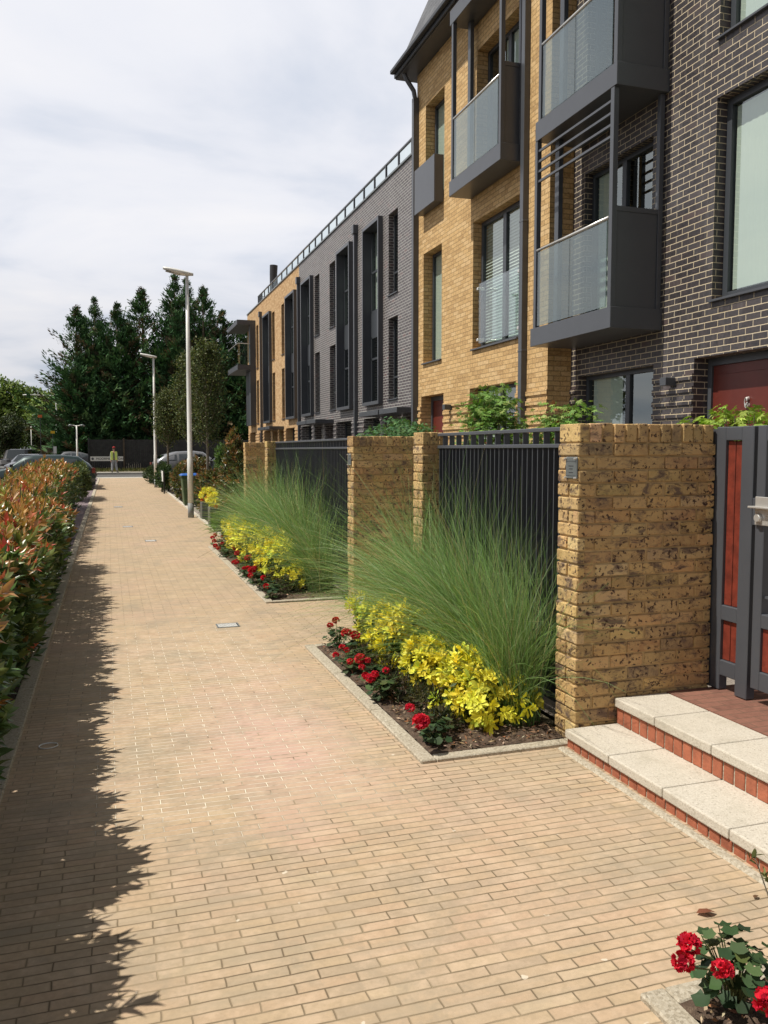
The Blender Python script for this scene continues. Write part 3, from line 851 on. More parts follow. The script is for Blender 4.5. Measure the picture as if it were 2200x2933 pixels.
def door(root, x, a, b, c, d, rev=0.22, knocker=False):
    X = x+rev
    fr = MB(); fr.box(X, X+.08, a, a+.07, c, d); fr.box(X, X+.08, b-.07, b, c, d); fr.box(X+.001, X+.079, a+.07, b-.07, d-.09, d)
    f = fr.build('door_frame', 'metal', root, 0.003)
    m = MB(); m.box(X+.03, X+.075, a+.072, b-.072, c, d-.092)
    dd = m.build('door', 'doorwood', root)
    m = MB()
    for q in ((a+.16, c+.12), (a+.16, (c+d)/2+.1)):
        m.box(X+.022, X+.031, q[0], b-.16, q[1], q[1]+(d-c)*.38)
    m.build('door_panel', 'doorwood', dd, 0.004)
    if knocker:
        ym = 7.82; z = 2.19
        m = MB(); m.tube([(X-.005, ym+.0, z+.045), (X+.02, ym, z+.045)], [.022, .026], 10)
        m.tube([(X-.006, ym, z-.03), (X+.02, ym, z-.03)], [.03, .034], 10)
        m.tube([(X-.012, ym+.02*math.cos(t), z+.012+.045*math.sin(t)) for t in np.linspace(0, 2*PI, 12)], .006, 6); m.build('knocker', 'steel', dd)
def walllamp(root, x, y, z):
    boxobj('wall_lamp', 'metal', root, x-.16, x+.001, y-.06, y+.06, z-.05, z+.05, bevel=.004)
def pipe_box(root, name, x0, x1, y0, y1, z0, z1, hopper=False):
    m = MB(); m.box(x0, x1, y0, y1, z0, z1)
    if hopper: m.box(x0-.04, x1, y0-.06, y1+.06, z1, z1+.26)
    for z in (z0+1.2, z0+3.2, z0+5.2):
        if z < z1: m.box(x0-.004, x1, y0-.012, y1+.012, z, z+.03)
    return m.build(name, 'metal', root, .004)
def glass_rail(par, x, ya, yb, z0, z1, parts=2):
    n = parts
    for i in range(n):
        p, q = ya+(yb-ya)*i/n+.004, ya+(yb-ya)*(i+1)/n-.004
        boxobj('glass_panel', 'bglass', par, x, x+.012, p, q, z0, z1)
    m = MB(); m.tube([(x+.006, ya-.03, z1+.03), (x+.006, yb+.02, z1+.03)], .021, 10); m.build('handrail', 'steel', par, smooth=True)

HG = 'terraced brick houses facing the path'
# ---- near dark house, x = 6.7
h = thing('terraced_house', 'near house of dark brick with pale mortar, red door and stacked grey balconies', 'house', (9, 6.5, 0), HG)
XF = 6.7
holes = [(7.30-1.2, 8.21, 3.39, 5.66), (7.46-1.3, 8.20, 6.32, 8.5), (7.0, 8.49, 0.24, 2.75), (9.28, 11.08, 1.05, 2.75), (9.39, 11.0, 3.50, 5.66), (9.5, 11.0, 6.42, 8.5)]
m = MB(); facade(m, XF, 2.5, 11.32, -0.05, 9.6, holes, bands=(0.10, 2.62)); shell(m, XF, 2.5, 11.32, -0.05, 9.6)
m.build('wall', 'dbrick', h)
window(h, XF, 6.1, 8.21, 3.39, 5.66, 0.14, 0.085, blind=(6.2, 8.10, 3.5, 5.55))
window(h, XF, 6.16, 8.20, 6.32, 8.5, 0.14, 0.085, blind=(6.2, 8.10, 6.4, 8.4))
door(h, XF, 7.2, 8.49, 0.24, 2.75, 0.2, knocker=True)
window(h, XF, 9.28, 11.08, 1.05, 2.75, 0.12, 0.06, mull=(10.02,), sill=False, blind=(10.2, 10.95, 1.1, 2.7))
window(h, XF, 9.39, 11.0, 3.50, 5.66, 0.12, 0.06, mull=(10.2,), sill=False, blind=(10.5, 10.9, 3.55, 5.6))
window(h, XF, 9.5, 11.0, 6.42, 8.5, 0.12, 0.06, mull=(10.25,), sill=False, blind=(9.6, 10.1, 6.5, 8.4))
walllamp(h, XF, 8.87, 2.50)
def balcony(h, XB, XW, ya, yb, z0, z1, ztop, rail, name, near='half', louv=False, canopy=None):
    """slab ya..yb (near..far), floor z0..z1, posts up to ztop"""
    m = MB(); m.box(XB, XW-.002, ya, yb, z0, z1); b = m.build('balcony', 'metal', h, .004)
    m = MB(); m.box(XB-.004, XW-.004, ya-.004, ya+.001, z0+.002, z1-.002)
    for (xa, xb, p, q) in ((XB+.005, XB+.075, ya+.01, ya+.085), (XB+.005, XB+.075, yb-.14, yb-.07), (XW-.085, XW-.02, ya+.012, ya+.08), (XB+.26, XB+.33, yb-.31, yb-.2)):
        boxobj('post', 'metal', b, xa, xb, p, q, z1, ztop, bevel=.003)
    glass_rail(b, XB+.02, ya+.14, yb-.15, z1+.02, rail-.03)
    zt = z1+1.17 if near == 'half' else ztop
    boxobj('side_panel', 'metal', b, XB+.08, XW-.09, ya+.03, ya+.055, z1+.001, zt)
    if near == 'half': boxobj('side_rail', 'metal', b, XB+.078, XW-.088, ya+.02, ya+.072, zt, zt+.06)
    if louv:
        m = MB()
        for z in (5.50, 5.64, 5.78, 5.925): m.box(XB+.02, XB+.05, ya+.09, yb-.145, z-.012, z+.018)
        m.build('louvre_bars', 'metal', b)
    if canopy: boxobj('canopy', 'metal', b, XB-.0, XW-.002, ya, yb, canopy[0], canopy[1], bevel=.004)
    return b
balcony(h, 5.94, 6.7, 9.125, 11.2, 3.17, 3.43, 6.068, 4.53, 'lower', louv=True)
balcony(h, 5.94, 6.7, 9.08, 11.12, 6.07, 6.34, 8.9, 7.37, 'upper', near='full', canopy=(8.9, 9.15))

# ---- yellow house, x = 6.3
h = thing('terraced_house', 'yellow brick house with slate mansard roof and one glazed balcony', 'house', (9, 14.1, 0), HG)
XY = 6.3
ZT = 9.42
holes = [(15.56, 16.57, 3.46, 5.70), (12.28, 14.07, 3.47, 5.72), (15.46, 16.47, 6.55, 8.64), (15.44, 16.68, 0.24, 2.78), (12.34, 14.18, 0.95, 2.77), (12.33, 13.95, 6.45, 8.62)]
m = MB(); facade(m, XY, 11.32, 16.97, -0.05, ZT, holes, bands=(0.10, 2.62))
m.quad((XY, 11.32, -.05), (6.699, 11.32, -.05), (6.699, 11.32, ZT), (XY, 11.32, ZT)); m.quad((XY, 16.97, -.05), (XY, 16.97, ZT), (13.3, 16.97, ZT), (13.3, 16.97, -.05))
m.build('wall', 'ybrick', h)
window(h, XY, 15.56, 16.57, 3.46, 5.70, blind='full')
window(h, XY, 15.46, 16.47, 6.55, 8.64, blind='full', sill=False)
w1 = window(h, XY, 12.28, 14.07, 3.47, 5.72, 0.16, 0.075, mull=(13.14,), blind='slats')
# juliet glass in front of the wide window
boxobj('juliet_glass', 'rglass', w1, XY+.02, XY+.034, 12.36, 13.85, 3.55, 4.60)
m = MB()
for z in (3.62, 4.52):
    for y in (12.33, 13.9): boxobj('glass_clamp', 'steel', w1, XY+.01, XY+.14, y-.03, y+.03, z-.025, z+.025, bevel=.006)
door(h, XY, 15.44, 16.68, 0.24, 2.78)
window(h, XY, 12.34, 14.18, 0.95, 2.77, 0.16, 0.06, mull=(13.2,), blind=(13.4, 14.05, 1.0, 2.7))
window(h, XY, 12.33, 13.95, 6.45, 8.62, 0.2, 0.07, mull=(13.1,), sill=False, blind=(12.4, 13.3, 6.52, 8.54))
walllamp(h, XY, 15.05, 2.48)
# juliet box at the top narrow window
boxobj('window_box', 'metal', h, 6.098, XY-.002, 15.48, 16.58, 6.47, 7.36, bevel=.004)
balcony(h, 5.875, 6.3, 12.13, 14.19, 6.155, 6.415, 9.08, 7.46, 'y', near='half', canopy=(9.08, 9.335))
pipe_box(h, 'downpipe', 6.20, 6.298, 12.0-.02, 12.09, -0.0, 9.2)
m = MB(); m.box(6.18, 6.298, 16.86, 16.97, 0, 8.95)
m.tube([(6.24, 16.915, 8.9), (6.2, 16.915, 9.1), (6.06, 16.95, 9.32), (5.98, 16.97, 9.5)], .05, 8)
m.build('downpipe', 'metal', h)
# eaves, gutter, slates
m = MB(); m.box(5.93, 6.75, 11.40, 17.28, 9.43, 9.50); m.build('soffit', 'metal', h)
m = MB(); m.box(5.89, 5.93, 11.40, 17.28, 9.44, 9.60); m.box(5.80, 5.889, 11.40, 17.28, 9.52, 9.60); m.build('gutter', 'metal2', h, .012)
m = MB()
m.quad((5.93, 17.24, 9.58), (5.93, 11.4, 9.58), (6.92, 11.4, 11.75), (6.92, 17.24, 11.75))
m.quad((5.93, 17.24, 9.58), (6.92, 17.24, 11.75), (13.3, 17.24, 11.75), (13.3, 17.24, 9.58))
m.quad((6.92, 11.4, 11.75), (13.3, 11.4, 11.75), (13.3, 17.24, 11.75), (6.92, 17.24, 11.75))
m.quad((5.93, 11.4, 9.58), (13.3, 11.4, 9.58), (13.3, 11.4, 11.75), (6.92, 11.4, 11.75))
m.build('roof', 'slate', h)

# ---- terrace beyond, x = 7.5
XT = 7.5
wins = {0: [(18.3, 19.1)], 1: [(21.66, 22.45)], 2: [(28.2, 28.98)], 3: [(30.46, 31.2)], 4: [(36.97, 37.6)], 5: [(39.2, 39.85)], 6: [(43.65, 44.3)]}
boxes = {0: (19.0, 20.0), 1: (22.95, 24.55), 2: (26.0, 27.6), 3: (31.4, 33.05), 4: (34.35, 36.2), 5: (39.95, 41.75), 6: None}
spans = [(17.24, 21.3), (21.3, 25.6), (25.6, 29.9), (29.9, 33.91), (33.91, 38.42), (38.42, 42.8), (42.8, 47.2)]
doors = {0: (19.9, 20.9), 1: (21.65, 22.7), 2: (28.55, 29.6), 3: (30.2, 31.25), 4: (37.2, 38.3), 5: (38.8, 39.85), 6: (43.0, 43.6)}
gfw = {0: (17.8, 19.4), 1: (23.2, 24.8), 2: (26.2, 28.1), 3: (31.8, 33.6), 4: (34.9, 36.75), 5: (40.35, 42.2), 6: (44.8, 46.6)}
desc = ['grey brick terraced house hard against the yellow house, mostly behind its corner', 'grey brick terraced house, second along, with a tall dark framed window', 'grey brick terraced house just past the first rain pipe',
        'grey brick terraced house next to the yellow brick part of the terrace', 'far yellow brick terraced house joining the grey brick ones', 'far yellow brick terraced house, next to the last, before the far pipe', 'last yellow brick house of the terrace, with a balcony round its corner']
for i, (ya, yb) in enumerate(spans):
    mt = 'gbrick' if i < 4 else 'fbrick'
    h = thing('terraced_house', desc[i], 'house', (11, (ya+yb)/2, 0), HG)
    holes = []
    wa, wb = wins[i][0]
    if i: holes += [(wa, wb, 5.93, 8.13), (wa, wb, 3.07, 5.30)]
    bx = boxes[i]
    if bx and i: holes.append((bx[0]+.04, bx[1]-.04, 3.03, 8.19))
    da, db = doors[i]; ga, gb = gfw[i]
    holes += [(da, db, 0.1, 2.55), (ga, gb, 0.9, 2.62)]
    m = MB(); facade(m, XT, ya, yb, -0.05, 9.12, holes, 0.5, bands=(0.10, 2.5)); shell(m, XT, ya, yb, -0.05, 9.12, 7)
    m.build('wall', mt, h)
    if i:
        for c, d in ((5.93, 8.13), (3.07, 5.30)): window(h, XT, wa, wb, c, d, 0.15, 0.05, trans=(c+.62,))
    door(h, XT, da, db, 0.1, 2.55, .3); window(h, XT, ga, gb, 0.9, 2.62, .3, .05, mull=((ga+gb)/2,), sill=False)
    if bx and i:
        a, b = bx
        m = MB(); x0 = 7.355; x1 = 7.74
        m.box(x0, x1, a, a+.08, 2.98, 8.24); m.box(x0, x1, b-.08, b, 2.98, 8.24)
        m.box(x0+.001, x1, a+.08, b-.08, 2.98, 3.08); m.box(x0+.001, x1, a+.08, b-.08, 8.14, 8.24)
        f = m.build('box_window', 'metal', h, .004)
        m = MB()
        for z in (4.35, 5.0, 5.75, 6.9): m.box(x1-.12, x1-.06, a+.08, b-.08, z, z+.06)
        m.box(x1-.12, x1-.06, b-.14, b-.08, 3.08, 8.14); m.box(x1-.12, x1-.06, a+.08, a+.13, 3.08, 8.14); m.box(x1-.119, x1-.061, (a+b)/2-.03, (a+b)/2+.03, 3.08, 8.14); m.box(x1-.118, x1-.062, a+.08, b-.08, 5.06, 5.75)
        m.build('glazing_bars', 'frame', f)
        g = MB(); g.quad((x1-.09, b-.08, 3.08), (x1-.09, a+.08, 3.08), (x1-.09, a+.08, 8.14), (x1-.09, b-.08, 8.14)); g.build('glass', 'glass', f)
        boxobj('dark_interior', 'room', f, x1+.35, x1+.5, a, b, 3.0, 8.2)
        boxobj('curtain', 'curtain', f, x1+.012, x1+.02, b-.62, b-.09, 5.8, 8.12)
    m = MB(); m.box(XT-.04, XT+.25, ya, yb, 9.12, 9.17); m.build('coping', 'plate', h)
    m = MB(); n = 4
    hi = min(yb, 44.1)
    for k in range(n): 
        y = ya+(hi-ya)*(k+.5)/n; m.box(XT+.06, XT+.11, y-.025, y+.025, 9.17, 9.63)
    m.box(XT+.055, XT+.115, ya, hi, 9.60, 9.64)
    if i == 6: m.box(XT+.06, XT+2.5, hi-.05, hi, 9.60, 9.64); m.box(XT+.06, XT+.12, hi-.05, hi, 9.17, 9.6)
    r = m.build('roof_railing', 'metal', h)
    boxobj('glass_panel', 'clearglass', r, XT+.08, XT+.09, ya+.01, hi-.06, 9.2, 9.59)
    if i in (1, 3, 5):
        py = (25.6, 34.28, 42.95)[(i-1)//2]
        if i == 5: py = 42.72
        if i == 3: py = 33.85
        pipe_box(h, 'rain_pipe', XT-.12, XT-.002, py-.12, py-.02, 0, 8.35, hopper=True)
    cn = {1: (21.35, 23.1), 0: (19.8, 21.25), 2: (28.46, 29.86), 3: (29.94, 31.5), 4: (37.2, 38.4), 5: (38.5, 40.3)}.get(i)
    if cn: boxobj('door_canopy', 'metal', h, 6.83, XT-.002, cn[0], cn[1], 2.60, 2.73, bevel=.004)
    if i == 6:
        b = boxobj('balcony', 'metal', h, 6.53, XT-.002, 44.5, 48.2, 5.88, 6.14, bevel=.004)
        boxobj('canopy', 'metal', b, 6.53, XT-.002, 44.5, 48.2, 8.22, 8.46, bevel=.004)
        boxobj('post', 'metal', b, 7.2, XT-.01, 44.5, 44.9, 2.98, 5.88); boxobj('post', 'metal', b, 7.2, XT-.01, 44.5, 44.9, 6.14, 8.22)
        boxobj('post', 'metal2', b, 7.25, XT-.01, 44.9, 46.3, 2.98, 5.88)
        boxobj('glass_panel', 'rglass', b, 6.55, 6.562, 44.52, 48.18, 6.2, 7.2)
        boxobj('glass_panel', 'rglass', b, 6.57, 7.19, 44.52, 44.532, 6.2, 7.2)
        m = MB(); m.tube([(6.556, 48.18, 7.24), (6.556, 44.53, 7.24), (7.2, 44.53, 7.24)], .022, 8); m.build('handrail', 'steel', b)
        m = MB(); m.tube([(8.82, 46.3, 9.1), (8.82, 46.3, 11.3), (8.84, 46.3, 11.75)], [.21, .21, .22], 14); m.build('flue', 'black', h)
# ============================================================ PLANTS
def shoots(P, A, n_l, L, Lj, spread, cols, wts, jit=.15, droop=0.0):
    """whorls of leaves round shoot tips: P tip positions, A axes"""
    n = len(P); A = norm(A)
    ref = np.where(np.abs(A[:, 2:3]) < 0.95, np.array([[0, 0, 1.]]), np.array([[1., 0, 0]]))
    U = norm(np.cross(A, ref)); V = np.cross(A, U)
    ph = rng.uniform(0, 2*PI, n)
    base = mixc(cols, n, wts, jit)
    PP, DD, NN, LL, CC = [], [], [], [], []
    for k in range(n_l):
        t = k/max(1, n_l-1)
        a = ph + k*2.399 + rng.normal(0, .25, n)
        s = np.clip(spread*(1.15-0.75*t) + rng.normal(0, .12, n), .1, 1.5)
        rad = U*np.cos(a)[:, None] + V*np.sin(a)[:, None]
        D = norm(A*np.cos(s)[:, None] + rad*np.sin(s)[:, None]); D[:, 2] -= droop*(1-t)
        PP.append(P - A*((1-t)*L*0.75)[:, None] if hasattr(L, '__len__') else P - A*((1-t)*L*0.75))
        DD.append(D); NN.append(A + rng.normal(0, .15, (n, 3))); LL.append(np.broadcast_to(L, (n,))*rng.uniform(1-Lj, 1+Lj, n))
        CC.append(np.clip(base*rng.uniform(.82, 1.18, (n, 1)), .003, 1))
    c = np.concatenate
    return c(PP), c(DD), c(NN), c(LL), c(CC)

# ---------- the red tipped hedge on the left
HT = thing('photinia_hedge', 'long leafy hedge with red and bronze new shoots along the left edge of the path', 'hedge', (-1.3, 6.5, 0))
def wav(y, s=0.0): return 0.05*np.sin(y*2.1+s)+0.035*np.sin(y*5.3+1+s)+0.03*np.sin(y*9.7+2*s)
def hx(y): return np.where(y < 12.8, -0.70, -0.98) + wav(y)
def hz(y): return np.interp(y, [0, 3, 4.5, 7, 9, 12.5, 14, 18, 22, 25, 28], [1.06, 1.03, .97, .95, .93, .86, .98, 1.15, 1.22, 1.14, 1.0]) + wav(y, 2.0)*.8 + 0.03*np.sin(y*0.9)
def hedge_shoots(n, y0, y1, L, nl, top):
    y = rng.uniform(y0, y1, n)
    if top:
        x = hx(y) + .02 - .78*rng.random(n)
        z = hz(y) + rng.normal(0, .04, n) + rng.exponential(.03, n) - 0.55*np.clip(x - hx(y) + 0.16, 0, 1) - .5*np.clip(hx(y)-.62-x, 0, 1)
        A = rng.normal(0, .28, (n, 3)) + np.array([0.12, 0, 1.0])
        cols = [(0.52, 0.10, 0.085), (0.56, 0.25, 0.10), (0.46, 0.28, 0.10), (0.26, 0.25, 0.07), (0.14, 0.19, 0.05), (0.64, 0.40, 0.20)]
        red = np.interp(y, [2, 5, 7.5, 9, 30], [.5, .62, .6, .38, .25])+.12*np.sin(y*2.3)+rng.normal(0, .2, n)
        P = np.stack([x, y, z], 1)
        out = []
        for msk, w in ((red > .60, [.50, .18, .10, .10, .07, .05]), (red <= .60, [.03, .16, .25, .30, .16, .10])):
            if msk.sum(): out.append(shoots(P[msk], A[msk], nl, L, .25, .85, cols, w))
        return [np.concatenate([o[i] for o in out]) for i in range(5)]
    z = rng.uniform(0.03, 1.0, n)**0.85*hz(y)
    bul = 0.10*np.sin(np.clip(z/1.35, 0, 1)*PI) - 0.14*np.clip(0.35-z, 0, 1)
    x = hx(y) + bul + rng.normal(0, .04, n) - rng.exponential(.03, n)
    A = rng.normal(0, .35, (n, 3)) + np.array([1.0, 0, 0.75])
    cols = [(0.075, 0.13, 0.045), (0.11, 0.17, 0.055), (0.18, 0.22, 0.07), (0.42, 0.24, 0.10), (0.50, 0.13, 0.08)]
    P = np.stack([x, y, z], 1)
    hi = z > 0.86*hz(y)
    out = []
    for msk, w in ((~hi, [.46, .34, .15, .04, .01]), (hi, [.12, .22, .30, .24, .12])):
        out.append(shoots(P[msk], A[msk], nl, L, .3, .95, cols, w, droop=.15))
    return [np.concatenate([o[i] for o in out]) for i in range(5)]
def add_leaves(name, par, parts, wr, mat='gloss', tmpl=T_LEAF, off=None):
    P, D, NN, L, C = [np.concatenate([p[i] for p in parts]) for i in range(5)]
    o = np.array(par.location) if off is None else np.array(off)
    return leaf_obj(name, par, P-o, D, NN, L, L*wr, C, mat, tmpl=tmpl)
add_leaves('leaves', HT, [hedge_shoots(1500, 2.2, 6.0, .095, 8, False), hedge_shoots(1500, 2.6, 7.0, .085, 9, True)], .36)
add_leaves('leaves', HT, [hedge_shoots(1000, 6.0, 10.5, .09, 7, False), hedge_shoots(1100, 7.0, 12.8, .09, 7, True), hedge_shoots(500, 10.5, 12.8, .09, 7, False),
                          hedge_shoots(1000, 12.8, 26, .10, 6, False), hedge_shoots(1900, 12.8, 27, .10, 6, True), hedge_shoots(500, -0.2, 2.4, .10, 6, False), hedge_shoots(420, -0.2, 2.8, .10, 6, True)], .36, tmpl=T_LEAF4)
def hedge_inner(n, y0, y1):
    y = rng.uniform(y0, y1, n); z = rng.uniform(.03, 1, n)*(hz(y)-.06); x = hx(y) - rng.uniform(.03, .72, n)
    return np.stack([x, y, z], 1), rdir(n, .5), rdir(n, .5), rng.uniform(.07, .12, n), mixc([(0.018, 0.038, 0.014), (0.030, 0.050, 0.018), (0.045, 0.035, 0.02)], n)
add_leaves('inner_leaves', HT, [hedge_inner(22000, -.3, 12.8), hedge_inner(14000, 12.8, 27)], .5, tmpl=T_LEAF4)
m = MB()
for i in range(150):
    y = random.uniform(0, 26); x = (-.70 if y < 12.8 else -1.0) - random.uniform(.1, .65); zt = random.uniform(.7, 1.2)
    a, b = random.uniform(-.2, .25), random.uniform(-.25, .25)
    m.tube([(x, y, -.01), (x+a*.3, y+b*.3, zt*.45), (x+a, y+b, zt)], [.013, .01, .004], 5)
m.build('woody_stems', 'wood', HT)

def ball_shoots(c, rad, n, L, nl, cols, wts, spread=.9, upb=.45, zmin=0.02, jit=.15, lump=.12, droop=0.):
    d = rdir(n, upb)
    ph = rng.uniform(0, 6, 3)
    k = 1 + lump*(np.sin(d[:, 0]*5+ph[0]) + np.sin(d[:, 1]*6+ph[1]) + np.sin(d[:, 2]*5+ph[2]))/1.6
    r = rng.uniform(.72, 1.04, n)*k
    P = np.array(c) + d*r[:, None]*np.array(rad)
    P[:, 2] = np.maximum(P[:, 2], zmin + rng.uniform(0, .05, n))
    A = d*np.array([1, 1, .8]) + np.array([0, 0, .35]) + rng.normal(0, .2, (n, 3))
    return shoots(P, A, nl, L, .25, spread, cols, wts, jit, droop)
def stems(par, c, rad, n=9, mat='twig', r=.006, base=None):
    m = MB(); bx, by = (c[0], c[1]) if base is None else base
    for i in range(n):
        d = rdir(1, .9)[0]
        e = (c[0]+d[0]*rad[0]*.8, c[1]+d[1]*rad[1]*.8, c[2]+d[2]*rad[2]*.75)
        m.tube([(bx+random.uniform(-.03, .03), by+random.uniform(-.03, .03), 0.0), (bx*.5+e[0]*.5, by*.5+e[1]*.5, e[2]*.55), e], [r, r*.8, r*.45], 5)
    return m.build('stems', mat, par)

def bush(name, label, cat, c, rad, n, L, nl, cols, wts, group=None, mat='leaf', tmpl=T_LEAF4, wr=.4, spread=.9, inner=True, upb=.45, part='leaves', droop=0.):
    t = thing(name, label, cat, (c[0], c[1], 0), group)
    add_leaves(part, t, [ball_shoots(c, rad, n, L, nl, cols, wts, spread, upb, droop=droop)], wr, mat, tmpl)
    if inner:
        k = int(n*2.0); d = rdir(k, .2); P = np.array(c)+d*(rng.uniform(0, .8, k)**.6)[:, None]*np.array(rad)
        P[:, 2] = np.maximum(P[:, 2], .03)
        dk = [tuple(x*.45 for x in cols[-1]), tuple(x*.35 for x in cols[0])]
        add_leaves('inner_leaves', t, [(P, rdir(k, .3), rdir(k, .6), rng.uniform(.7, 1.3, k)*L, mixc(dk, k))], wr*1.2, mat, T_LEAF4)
    stems(t, c, rad)
    return t

# ---------- golden choisya
CY = [(0.86, 0.79, 0.085), (0.80, 0.78, 0.11), (0.88, 0.76, 0.06), (0.62, 0.70, 0.10)]
CYW = [.4, .26, .24, .10]
def choisya(c, rad, n, label, near=True):
    t = thing('choisya_shrub', label, 'shrub', (c[0], c[1], 0), 'golden leaved shrubs in the flower beds')
    L = .054 if near else .062
    rad = tuple(r_*1.1 for r_ in rad); n = int(n*(1.75 if near else 1.2))
    add_leaves('golden_leaves', t, [ball_shoots(c, rad, n, L, 11 if near else 8, CY, CYW, 1.3, .75, .05, .12, .26, droop=.3)], .44, 'leaf', T_OBO if near else T_LEAF4)
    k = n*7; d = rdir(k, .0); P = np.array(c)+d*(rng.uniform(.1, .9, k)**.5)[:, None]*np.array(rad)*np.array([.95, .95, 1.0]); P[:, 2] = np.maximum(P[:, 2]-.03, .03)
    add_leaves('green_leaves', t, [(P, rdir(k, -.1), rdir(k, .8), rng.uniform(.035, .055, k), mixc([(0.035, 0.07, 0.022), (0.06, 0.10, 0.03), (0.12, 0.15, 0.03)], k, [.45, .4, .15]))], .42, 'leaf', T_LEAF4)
    stems(t, c, rad, 10)
    return t
for a in (
    ((2.12, 4.60, .17), (.24, .26, .20), 150, 'golden leaved shrub nearest the bare corner of the near flower bed'),
    ((2.02, 5.14, .20), (.17, .22, .17), 90, 'golden leaved shrub second from the front of the near bed'),
    ((2.02, 5.62, .25), (.19, .24, .21), 110, 'golden leaved shrub in the middle of the near bed'),
    ((2.08, 6.10, .24), (.20, .25, .20), 120, 'golden leaved shrub fourth from the front of the near bed'),
    ((2.08, 6.58, .23), (.17, .18, .20), 100, 'golden leaved shrub at the far end of the near bed')): choisya(*a)
for i, a in enumerate((
    ((2.05, 9.50, .17), (.16, .18, .15), 60, 'small golden leaved shrub at the bare front corner of the second bed'),
    ((1.98, 10.15, .27), (.24, .33, .24), 160, 'golden leaved shrub second from the front of the second bed'),
    ((2.00, 10.85, .32), (.25, .33, .25), 170, 'golden leaved shrub third from the front of the second bed'),
    ((1.94, 11.6, .33), (.25, .36, .25), 170, 'golden leaved shrub fourth from the front of the second bed'),
    ((1.96, 12.4, .32), (.25, .38, .24), 170, 'golden leaved shrub fifth from the front of the second bed'),
    ((1.94, 13.4, .34), (.24, .34, .24), 140, 'golden leaved shrub at the far end of the second bed'))): choisya(*a, near=i < 2)

# ---------- tall grasses
def grass_tuft(x, y, n, h, lean, label, spread=1.0, bw=.0036):
    t = thing('tall_grass', label, 'ornamental grass', (x, y, 0), 'tall arching grasses in the flower beds')
    seg = 8
    r = rng.uniform(0, .10, n)**.8; a = rng.uniform(0, 2*PI, n)
    B = np.stack([r*np.cos(a), r*np.sin(a), np.full(n, .0)], 1)
    az = rng.uniform(0, 2*PI, n)
    out = np.abs(rng.normal(.12, .46, n))*spread
    dirh = np.stack([np.cos(az), np.sin(az)], 1)*out[:, None] + np.array(lean)[None, :]*rng.uniform(-.15, 1.35, n)[:, None]
    Lb = h*rng.uniform(.55, 1.14, n)
    strt = rng.random(n) < .10
    Lb = np.where(strt, Lb*1.22, Lb)
    dr = rng.uniform(.25, 1.5, n)*(.35+np.linalg.norm(dirh, axis=1))
    dr = np.where(strt, dr*.25, dr)
    dirh = np.where(strt[:, None], dirh*.8+rng.normal(0, .35, (n, 2)), dirh)
    ts = np.linspace(0, 1, seg)
    pos = np.zeros((n, seg, 3)); pos[:, 0] = B
    d = np.concatenate([dirh*.32, np.ones((n, 1))], 1)
    wob = rng.normal(0, .05, (n, 3))
    for i in range(1, seg):
        dd = norm(d); pos[:, i] = pos[:, i-1] + dd*(Lb/(seg-1))[:, None]
        d = dd + np.concatenate([dirh*.34, (-dr*.155*(ts[i]*1.6))[:, None]], 1) + wob*.4
    pos[:, :, 2] = np.maximum(pos[:, :, 2], .01)
    # keep clear of the railing behind
    lim = 2.575 - x
    over = pos[:, :, 0] > lim - .03
    pos[:, :, 0] = np.where(over, (lim-.03) - .12*(pos[:, :, 0]-(lim-.03)), pos[:, :, 0])
    tang = norm(np.gradient(pos, axis=1))
    sd = norm(np.cross(tang, rdir(n)[:, None, :]))
    wd = bw*np.where(rng.random(n) < .08, 1.8, rng.uniform(.5, 1.2, n))[:, None]*np.clip(1.15-ts, .08, 1)[None, :]
    A = pos - sd*wd[:, :, None]*.5; Bv = pos + sd*wd[:, :, None]*.5
    V = np.stack([A, Bv], 2).reshape(-1, 3)
    base = (np.arange(n)*seg*2)[:, None]; k = np.arange(seg-1)[None, :]*2
    q = np.stack([base+k, base+k+1, base+k+3, base+k+2], 2).reshape(-1, 4)
    me = bpy.data.meshes.new('blades')
    me.vertices.add(len(V)); me.vertices.foreach_set('co', V.ravel().astype(np.float32))
    me.loops.add(q.size); me.loops.foreach_set('vertex_index', q.ravel().astype(np.int32))
    me.polygons.add(len(q)); me.polygons.foreach_set('loop_start', (np.arange(len(q))*4).astype(np.int32)); me.polygons.foreach_set('loop_total', np.full(len(q), 4, np.int32))
    me.update(calc_edges=True)
    bwv = np.where(rng.random(n) < .07, 1.7, 1.0)
    C = mixc([(0.13, 0.24, 0.075), (0.19, 0.31, 0.10), (0.26, 0.36, 0.17), (0.46, 0.40, 0.20)], n, [.42, .34, .17, .07])
    cc = np.ones((n, seg, 2, 4)); cc[..., :3] = C[:, None, None, :]
    cc[..., :3] *= (1 + .25*ts)[None, :, None, None]
    ca = me.color_attributes.new('Col', 'FLOAT_COLOR', 'POINT'); ca.data.foreach_set('color', np.clip(cc, 0, 1).ravel().astype(np.float32))
    me.materials.append(M['blade'])
    link(bpy.data.objects.new('blades', me), t)
    return t
grass_tuft(2.30, 4.48, 1100, 1.14, (-.06, .10), 'tall arching grass nearest the wall with the plaque', .9)
grass_tuft(2.32, 5.00, 1600, 1.34, (-.30, .50), 'tall arching grass second from the nearest wall', 1.0)
grass_tuft(2.32, 5.60, 1700, 1.42, (-.30, .66), 'tall arching grass third from the nearest wall', 1.0)
grass_tuft(2.32, 6.20, 1700, 1.42, (-.30, .80), 'tall arching grass at the far end of the near bed', 1.0)
grass_tuft(2.30, 9.35, 1300, 1.15, (-.40, .30), 'tall arching grass beside the wall between the railings', 1.0)
grass_tuft(2.26, 10.2, 1600, 1.42, (-.20, .55), 'tall arching grass second from the middle wall', 1.0, .005)
